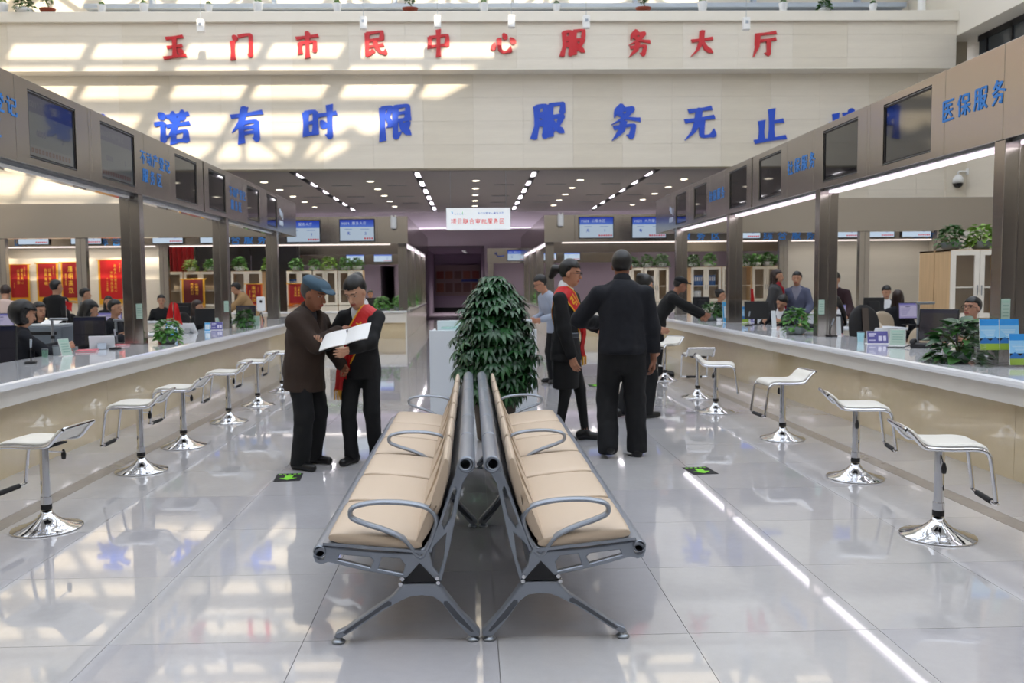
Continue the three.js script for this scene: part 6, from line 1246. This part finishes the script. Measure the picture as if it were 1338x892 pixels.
function desk(x, z, w, d, label, top = 0.76) {
  const t = thing('office_desk', label, 'desk', [x, 0, z]);
  part(t, 'desktop', rbox(w, 0.03, d, 0.006, 0, top - 0.015, 0, 1), M.deskWhite);
  part(t, 'modesty_panel', [span(-w / 2 + 0.05, w / 2 - 0.05, 0.2, top - 0.03, d / 2 - 0.06, d / 2 - 0.04)], M.cabinet);
  part(t, 'side_panel', [span(-w / 2 + 0.02, -w / 2 + 0.05, 0, top - 0.03, -d / 2 + 0.03, d / 2 - 0.03), span(w / 2 - 0.05, w / 2 - 0.02, 0, top - 0.03, -d / 2 + 0.03, d / 2 - 0.03)], M.deskWhite);
  return t;
}
desk(-6.9, -14.55, 3.2, 0.7, 'white desk under the lit purple monitors');
desk(-6.0, -11.75, 0.9, 0.6, 'white desk carrying the grey printer');
desk(-6.6, -18.7, 1.9, 0.7, 'white desk below the gold-framed plaque', 0.8);
desk(8.1, -16.75, 1.9, 0.7, 'white desk of the man in suit and white shirt', 0.8);
desk(6.0, -13.25, 1.3, 0.6, 'white desk carrying the pale purple monitor', 0.8);
desk(7.3, -15.4, 1.3, 0.5, 'white desk between the right-hand clerks', 0.78);
{
  const p = thing('printer', 'grey office printer behind the left counter', 'printer', [-5.97, 0.76, -11.72]);
  part(p, 'body', rbox(0.54, 0.27, 0.42, 0.02, 0, 0.135, 0), std(0x6d7680, 0.5)); part(p, 'paper_slot', [span(-0.2, 0.2, 0.16, 0.2, 0.2, 0.215)], M.blackMatte); part(p, 'lid', rbox(0.5, 0.03, 0.4, 0.01, 0, 0.285, 0), std(0xb9c0c6, 0.5)); part(p, 'paper', [turned(box(0.24, 0.006, 0.2), 0.3, 0, 0).translate(0.02, 0.32, -0.02)], M.paper);
}
function docCamera(x, z, h, label, y = 0.75, turn = 0) {
  const d = thing('document_camera', label, 'document camera', [x, y, z], turn);
  part(d, 'base', rbox(0.14, 0.03, 0.14, 0.01, 0, 0.015, 0), M.blackPlastic); part(d, 'pole', cyl(0.016, 0.018, h, 0, h / 2 + 0.02, 0, 14), M.alu); part(d, 'arm', rbox(0.22, 0.03, 0.035, 0.008, 0.08, h + 0.02, 0), M.alu); part(d, 'clamp', cyl(0.024, 0.024, 0.04, 0, h * 0.5, 0, 14), M.blackPlastic);
}
docCamera(-5.28, -10.4, 0.4, 'silver document camera post beside the empty beige chair'); docCamera(-4.74, -10.95, 0.3, 'silver document camera post beside the left steel column', 0.81); docCamera(5.12, -9.82, 0.5, 'tall silver document camera before the pale wood cabinet');

// pennants on the wall and in the cabinets
const pennantArt = (cols, bg) => canvasTexture(256, 420, (c, w, h) => {
  c.fillStyle = bg; c.fillRect(0, 0, w, h);
  for (const [text, x, y, size] of cols) drawWord(c, text, x, y, size, '#e8b83a', { down: true });
});
function pennant(x0, x1, y0, y1, z, label, art, mat, edge = M.goldSilk) {
  const w = x1 - x0, h = y1 - y0, p = thing('pennant', label, 'pennant', [(x0 + x1) / 2, y0, z]);
  const f = (k) => (a, v) => [(a - 0.5) * w * k, h * v - (v < 0.02 ? 0.03 * Math.cos(a * Math.PI * 2) : 0), 0.012 * Math.sin(a * 7 + v * 3) + (k < 1 ? 0.012 : 0)];
  part(p, 'gold_backing', grid(14, 10, f(1), { thick: 0.006 }), edge);
  part(p, 'cloth', grid(14, 10, (a, v) => { const q = f(0.84)(a, 0.1 + v * 0.9); return [q[0], q[1], q[2]]; }), phys(0xffffff, 0.55, { map: art, side: THREE.DoubleSide, sheen: 0.3, sheenRoughness: 0.5, sheenColor: new THREE.Color(0xff6050) }), { keepUV: true });
  part(p, 'rod', [rod([-w / 2 - 0.02, h + 0.01, 0.01], [w / 2 + 0.02, h + 0.01, 0.01], 0.012), ball(0.02, -w / 2 - 0.03, h + 0.01, 0.01, 8), ball(0.02, w / 2 + 0.03, h + 0.01, 0.01, 8)], M.goldPaint);
  part(p, 'fringe', Array.from({ length: 30 }, (_, i) => { const a = (i + 0.5) / 30; return rod([(a - 0.5) * w, -0.01, 0.01], [(a - 0.5) * w, -0.07 - 0.03 * Math.cos(a * Math.PI * 2), 0.012], 0.007, 0.006, 5); }), edge);
  void mat; return p;
}
const rA = pennantArt([['服务民心', 150, 50, 46], ['公高民效', 90, 50, 46], ['市民大厅中', 206, 30, 22], ['中心区', 40, 230, 20]], '#a00e14'), rB = pennantArt([['公高有效', 140, 60, 50], ['合民有明', 80, 60, 50], ['市民大厅中心', 208, 30, 20]], '#980d13'), rC = pennantArt([['廉明高效', 80, 40, 76], ['市民大厅中心', 196, 60, 20], ['服务有时限', 34, 130, 26]], '#8c0c12'), rD = pennantArt([['民合大公服务区心', 150, 46, 34], ['市联中民效合', 106, 120, 34], ['大厅服务有', 212, 30, 18], ['中心民市合联', 64, 190, 22]], '#c30d10');
pennant(-13.16, -12.6, 1.19, 2.21, -24.13, 'dark red pennant with gold fringe, outermost on the bright wall', rA); pennant(-12.4, -11.8, 1.2, 2.24, -24.13, 'dark red pennant with gold fringe behind the man in a black suit', rB); pennant(-11.72, -11.15, 1.16, 2.26, -24.13, 'dark red pennant with four large gold characters by the inner column', rC); pennant(-10.68, -9.92, 1.1, 2.32, -24.13, 'large bright red pennant with gold fringe by the left steel column', rD);
pennant(-8.76, -8.08, 0.98, 1.76, -25.32, 'dark red plaque banner in a broad gold border on the cream cabinet', pennantArt([['心服明合', 150, 60, 48], ['合民大公', 86, 60, 48]], '#5c0a12')); pennant(-6.86, -6.38, 0.95, 1.6, -25.3, 'red pennant with orange edge behind the man in a tan jacket', rC, null, std(0xd8621a, 0.6)); pennant(-5.72, -5.2, 0.95, 1.6, -25.8, 'red pennant with orange edge beside the man in a flat cap', rB, null, std(0xd8701a, 0.6));

// small things on the counters
const skyArt = canvasTexture(128, 192, (c, w, h) => { c.fillStyle = '#2f8fd8'; c.fillRect(0, 0, w, 60); c.fillStyle = '#8cc4ea'; c.fillRect(0, 40, w, 80); c.fillStyle = '#bcd9ec'; for (let i = 0; i < 5; i++) c.fillRect(8 + i * 9, 66 + i * 9, 96 - i * 12, 4); c.fillStyle = '#2b6fb4'; c.beginPath(); c.moveTo(0, 140); c.lineTo(34, 112); c.lineTo(70, 136); c.lineTo(104, 108); c.lineTo(128, 136); c.lineTo(128, 160); c.lineTo(0, 160); c.fill(); c.fillStyle = '#8fae3a'; c.fillRect(0, 152, w, 40); });
const leafletArt = canvasTexture(128, 192, (c, w, h) => { c.fillStyle = '#4aa6dc'; c.fillRect(0, 0, w, h); c.fillStyle = '#e8eef2'; c.fillRect(14, 40, w - 28, 110); c.fillStyle = '#7fb7d8'; for (let i = 0; i < 6; i++) c.fillRect(24, 54 + i * 15, 70 - (i % 3) * 12, 5); });
const mintArt = canvasTexture(64, 128, (c, w, h) => { c.fillStyle = '#a9bfb3'; c.fillRect(0, 0, w, h); c.fillStyle = '#9dbfae'; c.fillRect(6, 8, w - 12, 14); c.fillStyle = '#86a596'; for (let i = 0; i < 4; i++) c.fillRect(10, 34 + i * 20, w - 20, 8); });
const purpleArt = canvasTexture(192, 96, (c, w, h) => { c.fillStyle = '#5d5a9c'; c.fillRect(0, 0, w, h); c.fillStyle = '#d8d6ea'; c.fillRect(16, 16, 70, 10); c.fillRect(16, 34, 50, 7); c.fillRect(16, 66, 60, 7); c.fillRect(104, 36, 32, 38); c.fillRect(148, 36, 28, 38); });
const redArt = canvasTexture(64, 96, (c, w, h) => { c.fillStyle = '#c43a4a'; c.fillRect(0, 0, w, h); c.fillStyle = '#f0dede'; c.fillRect(8, 14, w - 16, 30); });
const PR = Object.fromEntries(Object.entries({ sky: skyArt, leaflet: leafletArt, mint: mintArt, purple: purpleArt, red: redArt }).map(([k, t]) => [k, std(0xffffff, 0.4, 0, { map: t })]));
PR.white = std(0xc9d0d4, 0.6);
function card(x, y, z, w, h, turn, art, label, category = 'card', tilt = 0.2) {
  const c = thing('desk_card', label, category, [x, y, z], turn);
  part(c, 'stand', [turned(rbox(w, h, 0.005, 0.002, 0, h / 2, -0.004, 1), -tilt), rbox(w, 0.006, 0.08, 0.002, 0, 0.003, -0.03, 1)], M.paper);
  part(c, 'print', turned(new THREE.PlaneGeometry(w * 0.97, h * 0.97).translate(0, h / 2, 0.0004), -tilt), art, { keepUV: true });
  return c;
}
function tablet(x, y, z, turn, label) {
  const t = thing('tablet', label, 'tablet', [x, y, z], turn);
  part(t, 'slab', turned(rbox(0.28, 0.19, 0.012, 0.005, 0, 0.095, 0), 0.55), M.potWhite); part(t, 'prop', turned(rbox(0.1, 0.1, 0.006, 0.002, 0, 0.05, 0), -0.5).translate(0, 0, 0.09), M.alu); part(t, 'foot', rbox(0.12, 0.008, 0.14, 0.002, 0, 0.004, 0.04, 1), M.alu);
  return t;
}
function desktopMic(x, y, z, label, group) {
  const m = thing('desk_microphone', label, 'microphone', [x, y, z], rr(-0.4, 0.4), group);
  part(m, 'base', rbox(0.1, 0.025, 0.12, 0.01, 0, 0.0125, 0), M.blackPlastic); part(m, 'gooseneck', tube([[0, 0.02, -0.02], [0, 0.1, -0.02], [0.005, 0.17, 0.0]], 0.005, 14, 6), M.blackPlastic); part(m, 'head', rod([0.005, 0.16, 0], [0.012, 0.24, 0.02], 0.01, 0.012), M.alu);
}
function cup(x, y, z, r, h, mat, label) { const c = thing('cup', label, 'cup', [x, y, z]); part(c, 'wall', lathe([[0.001, 0], [r * 0.8, 0], [r, h], [r * 0.92, h], [r * 0.75, 0.01], [0.001, 0.01]], 20), mat); part(c, 'lid', lathe([[0.001, h + 0.012], [r * 0.9, h + 0.012], [r * 1.02, h], [0.001, h - 0.004]], 20), M.aluDark); return c; }
function folder(x, y, z, w, d, turn, mat, label) { const f = thing('document_folder', label, 'folder', [x, y, z], turn); part(f, 'cover', rbox(w, 0.004, d, 0.0015, 0, 0.002, 0, 1), mat); part(f, 'sheets', rbox(w * 0.96, 0.012, d * 0.95, 0.002, 0, 0.01, 0, 1), M.paper); part(f, 'top_cover', rbox(w, 0.004, d, 0.0015, 0, 0.018, 0, 1), mat); return f; }
const pinkCover = std(0xc9606e, 0.5), Y = 0.81;
desktopMic(-4.5, Y, -8.36, 'black desk microphone beside the clerk with full black hair'); desktopMic(-4.42, Y, -10.14, 'black desk microphone before the propped white tablet'); desktopMic(4.55, Y, -10.89, 'black desk microphone beside the right steel column'); desktopMic(4.42, Y, -13.8, 'black desk microphone by the clerk with bowed head');
card(-4.56, Y, -9.25, 0.13, 0.2, 1.1, PR.mint, 'pale green leaning card on the left counter', 'card', 0.35);
cup(-4.74, Y, -9.38, 0.045, 0.1, M.potGrey, 'grey lidded cup on the left counter'); cup(-4.74, Y, -9.12, 0.035, 0.08, M.glassGreen, 'clear glass cup on the left counter');
folder(-4.62, Y, -9.85, 0.22, 0.3, 0.3, pinkCover, 'pink folder lying before the propped white tablet'); folder(-4.65, Y, -10.7, 0.22, 0.3, -0.2, pinkCover, 'pink folder lying beside the clear leaflet holder'); folder(-4.76, Y, -9.62, 0.12, 0.12, 0.2, pinkCover, 'small pink notepad beside the grey cup');
tablet(-4.62, Y, -10.25, 0.35, 'white propped tablet beside the second desk microphone'); tablet(-4.66, Y, -13.55, -0.25, 'white propped tablet behind the pot plant of the left counter'); tablet(4.82, Y, -10.1, 0.1, 'white propped tablet behind the purple desk sign');
card(-4.6, Y, -11.35, 0.18, 0.17, 0.1, PR.leaflet, 'clear holder with a blue leaflet at the left steel column'); card(-4.51, Y, -13.95, 0.09, 0.15, 0.1, PR.leaflet, 'small light blue card beside the purple sign of the left counter'); card(-4.49, Y, -14.4, 0.2, 0.14, 0.1, PR.purple, 'purple desk sign on the left counter', 'sign'); card(-4.54, Y, -14.75, 0.12, 0.2, 0.9, PR.mint, 'green leaning card by the second left column'); card(-4.06, Y, -15.35, 0.12, 0.2, 0.1, PR.mint, 'mint card beside the plant before the man in a tan jacket');
card(4.545, Y, -9.62, 0.24, 0.15, -0.1, PR.purple, 'purple desk sign on the right counter', 'sign'); card(4.6, Y, -9.28, 0.16, 0.19, -0.5, PR.mint, 'tent card in pale green and blue beside the purple sign', 'card', 0.3); cup(4.52, Y, -10.0, 0.042, 0.11, std(0x9fd0da, 0.5), 'pale blue paper cup beside the purple sign'); card(4.7, Y, -11.0, 0.06, 0.26, -0.1, PR.white, 'narrow white upright card beside the low-ponytail clerk'); card(4.55, Y, -12.97, 0.07, 0.28, 0, PR.white, 'narrow white upright card before the clerk with bowed head'); folder(4.68, Y, -11.28, 0.3, 0.22, 0.1, pinkCover, 'dark pink folder at the foot of the right column');
card(4.5, Y, -15.05, 0.26, 0.38, 0.05, PR.leaflet, 'large blue leaflet stand at the third right column', 'leaflet'); card(4.72, Y, -14.9, 0.14, 0.3, -0.1, PR.sky, 'blue leaflet beside the large leaflet stand', 'leaflet'); card(4.66, Y, -15.2, 0.14, 0.4, 0, PR.red, 'red and white leaflet above the blue ones', 'leaflet', 0.05); card(4.82, Y, -14.75, 0.1, 0.14, 0, PR.purple, 'small lilac card beside the black monitor', 'card');
cup(4.25, Y, -11.8, 0.05, 0.07, M.potWhite, 'white cup beside the bright leafy plant'); cup(4.42, Y, -15.45, 0.05, 0.06, M.potWhite, 'white cup beside the plant near the man in a cap'); cup(-4.3, Y, -11.27, 0.03, 0.06, std(0xc83a3a, 0.5), 'small red and white figure cup beside the grey plant bowl');
{
  const t = thing('telephone', 'black telephone beside the large dark plant', 'telephone', [4.72, Y, -9.0], -0.6);
  part(t, 'base', rbox(0.2, 0.05, 0.2, 0.015, 0, 0.025, 0), M.blackPlastic); part(t, 'handset', [rod([-0.08, 0.075, -0.08], [-0.08, 0.075, 0.08], 0.018), ball(0.03, -0.08, 0.065, -0.08), ball(0.03, -0.08, 0.065, 0.08)], M.blackPlastic); part(t, 'cord', tube([[-0.1, 0.03, 0.1], [-0.16, 0.01, 0.14], [-0.24, 0.008, 0.12], [-0.32, 0.006, 0.16]], 0.006, 24, 6), M.blackPlastic);
  const r = thing('brochure_rack', 'clear rack of tall sky-blue brochures at the near right column', 'rack', [4.3, Y, -6.92], -0.12);
  part(r, 'tray', [span(-0.2, 0.2, 0, 0.012, -0.1, 0.1), span(-0.2, 0.2, 0.0, 0.1, 0.095, 0.1), span(-0.2, -0.195, 0, 0.2, -0.1, 0.1), span(0.195, 0.2, 0, 0.2, -0.1, 0.1), span(-0.2, 0.2, 0, 0.36, -0.1, -0.095)], M.glass);
  [['left tall sky-blue brochure in the clear rack', -0.095, 0.14, -0.05], ['right tall sky-blue brochure in the clear rack', 0.075, 0.14, -0.05], ['shorter sky-blue brochure at the front of the clear rack', 0.1, 0.02, 0.05]].forEach(([l, x, y, z], i) => { const b = thing('brochure', ['tall sky-blue brochure standing next to the steel column', 'tall sky-blue brochure overlapped by the shorter one', 'shorter sky-blue brochure at the front of the clear rack'][i], 'brochure', [4.3 + x, Y + y, -6.92 + z], -0.12); part(b, 'pages', turned(rbox(0.155, 0.26, 0.008, 0.001, 0, 0.13, -0.005, 1), -0.12), M.paper); part(b, 'cover', turned(new THREE.PlaneGeometry(0.155, 0.26).translate(0, 0.13, 0.0), -0.12), PR.sky, { keepUV: true }); void l; });
  const f = thing('table_flag', 'pair of small red flags on a stand on the left counter', 'flag', [-4.75, Y, -13.1], 0.2);
  part(f, 'stand', [lathe([[0.001, 0], [0.05, 0], [0.05, 0.01], [0.008, 0.02], [0.001, 0.02]], 18), rod([0, 0.01, 0], [0.0, 0.52, 0], 0.006)], M.chrome);
  for (const g of [-1, 1]) part(f, 'flag_cloth', grid(6, 8, (a, v) => [g * (0.01 + a * 0.095 * (0.55 + 0.7 * v)), 0.51 - v * 0.32 - a * 0.04, 0.02 * Math.sin(a * 5 + v * 4)], { thick: 0.002 }), M.silk);
  const f2 = thing('table_flag', 'small red flag beside the third right column', 'flag', [4.95, Y, -15.3], 0); part(f2, 'stand', [lathe([[0.001, 0], [0.04, 0], [0.04, 0.01], [0.006, 0.02], [0.001, 0.02]], 18), rod([0, 0.01, 0], [0, 0.62, 0], 0.006)], M.chrome); part(f2, 'flag_cloth', grid(5, 8, (a, v) => [a * 0.05 + 0.02 * v * a, 0.6 - v * 0.3, 0.015 * Math.sin(a * 5 + v * 4)], { thick: 0.002 }), M.silk);
  const f3 = thing('table_flag', 'small red flag by the inner column of the left office', 'flag', [-7.0, 0.76, -14.4], 0); part(f3, 'stand', [lathe([[0.001, 0], [0.04, 0], [0.04, 0.01], [0.006, 0.02], [0.001, 0.02]], 18), rod([0, 0.01, 0], [0, 0.6, 0], 0.006)], M.chrome); part(f3, 'flag_cloth', grid(5, 8, (a, v) => [a * 0.1, 0.58 - v * 0.14 - a * 0.05, 0.015 * Math.sin(a * 5 + v * 4)], { thick: 0.002 }), M.silk);
  // cards fixed to the columns
  for (const [x, y, z, l] of [[4.42, 1.28, -7.115, 'green printed card stuck to the near right column'], [-4.42, 1.24, -10.915, 'pale green printed card stuck to the first left column'], [4.42, 1.2, -10.915, 'pale printed card stuck to the second right column'], [-4.42, 1.2, -14.765, 'pale green printed card stuck to the second left column']]) { const c = thing('column_card', l, 'card', [x, y, z]); part(c, 'backing', rbox(0.085, 0.2, 0.006, 0.002, 0, 0, 0, 1), M.glassGreen); part(c, 'print', new THREE.PlaneGeometry(0.08, 0.19).translate(0, 0, 0.0045), PR.mint, { keepUV: true }); }
}

// dark partition and red curtain behind the left cabinets, a gold plaque, and the terminal on a tripod
{
  const d = thing('dark_partition', 'dark glossy partition behind the plants of the left cabinets', 'partition', [-7.9, 0, -28.2]);
  part(d, 'panel', [rspan(-1.3, 0.45, 0, 3.0, 0, -0.06, 0.01), rspan(0.47, 2.0, 0, 3.0, 0, -0.06, 0.01)], phys(0x1d1c22, 0.25)); part(d, 'frame', [span(-1.36, -1.3, 0, 3.05, 0.02, -0.08), span(2.0, 2.06, 0, 3.05, 0.02, -0.08), span(-1.36, 2.06, 3.0, 3.05, 0.02, -0.08)], M.blackPlastic);
  const c = thing('curtain', 'dark red curtain beside the dark partition', 'curtain', [-9.75, 0, -28.2]); part(c, 'cloth', grid(40, 4, (a, v) => [(a - 0.5) * 0.9, 3 * v, 0.05 * Math.sin(a * 34)], { thick: 0.01 }), M.silkDark); part(c, 'rail', rod([-0.5, 3.02, 0], [0.45, 3.02, 0], 0.015), M.alu);
  const g = thing('gold_plaque', 'small upright gold plaque beside the large bright red pennant', 'plaque', [-9.72, 2.0, -24.17]); part(g, 'board', rbox(0.1, 0.42, 0.02, 0.005, 0, 0.21, 0), M.goldPaint); part(g, 'border', [span(-0.055, 0.055, 0.415, 0.43, -0.01, 0.014), span(-0.055, 0.055, -0.01, 0.005, -0.01, 0.014)], M.goldSilk);
  const t = thing('face_terminal', 'white terminal on a small black tripod on the left counter', 'terminal', [-4.5, Y, -17.5], 0.2);
  for (let i = 0; i < 3; i++) part(t, 'leg', rod([0, 0.2, 0], [0.1 * Math.sin(i * 2.094 + 0.5), 0.006, 0.1 * Math.cos(i * 2.094 + 0.5)], 0.008), M.blackPlastic);
  part(t, 'head', rbox(0.17, 0.3, 0.05, 0.024, 0, 0.37, 0, 3), M.potWhite); part(t, 'lens', cyl(0.03, 0.03, 0.01, 0, 0, 0, 16).rotateX(Math.PI / 2).translate(0, 0.42, 0.027), M.blackPlastic);
  const k = card(-5.5, 0.81, -17.0, 0.16, 0.24, 0.2, PR.leaflet, 'small blue and white card on the far part of the left office desk'); k.position.set(-4.62, 0.81, -12.6);
}
// ---------------------------------------------------------------- finish
scene.traverse((o) => { if (o.isMesh) { o.castShadow = true; o.receiveShadow = true; } if (o.isSpotLight) o.castShadow = true; });
renderer.render(scene, camera);
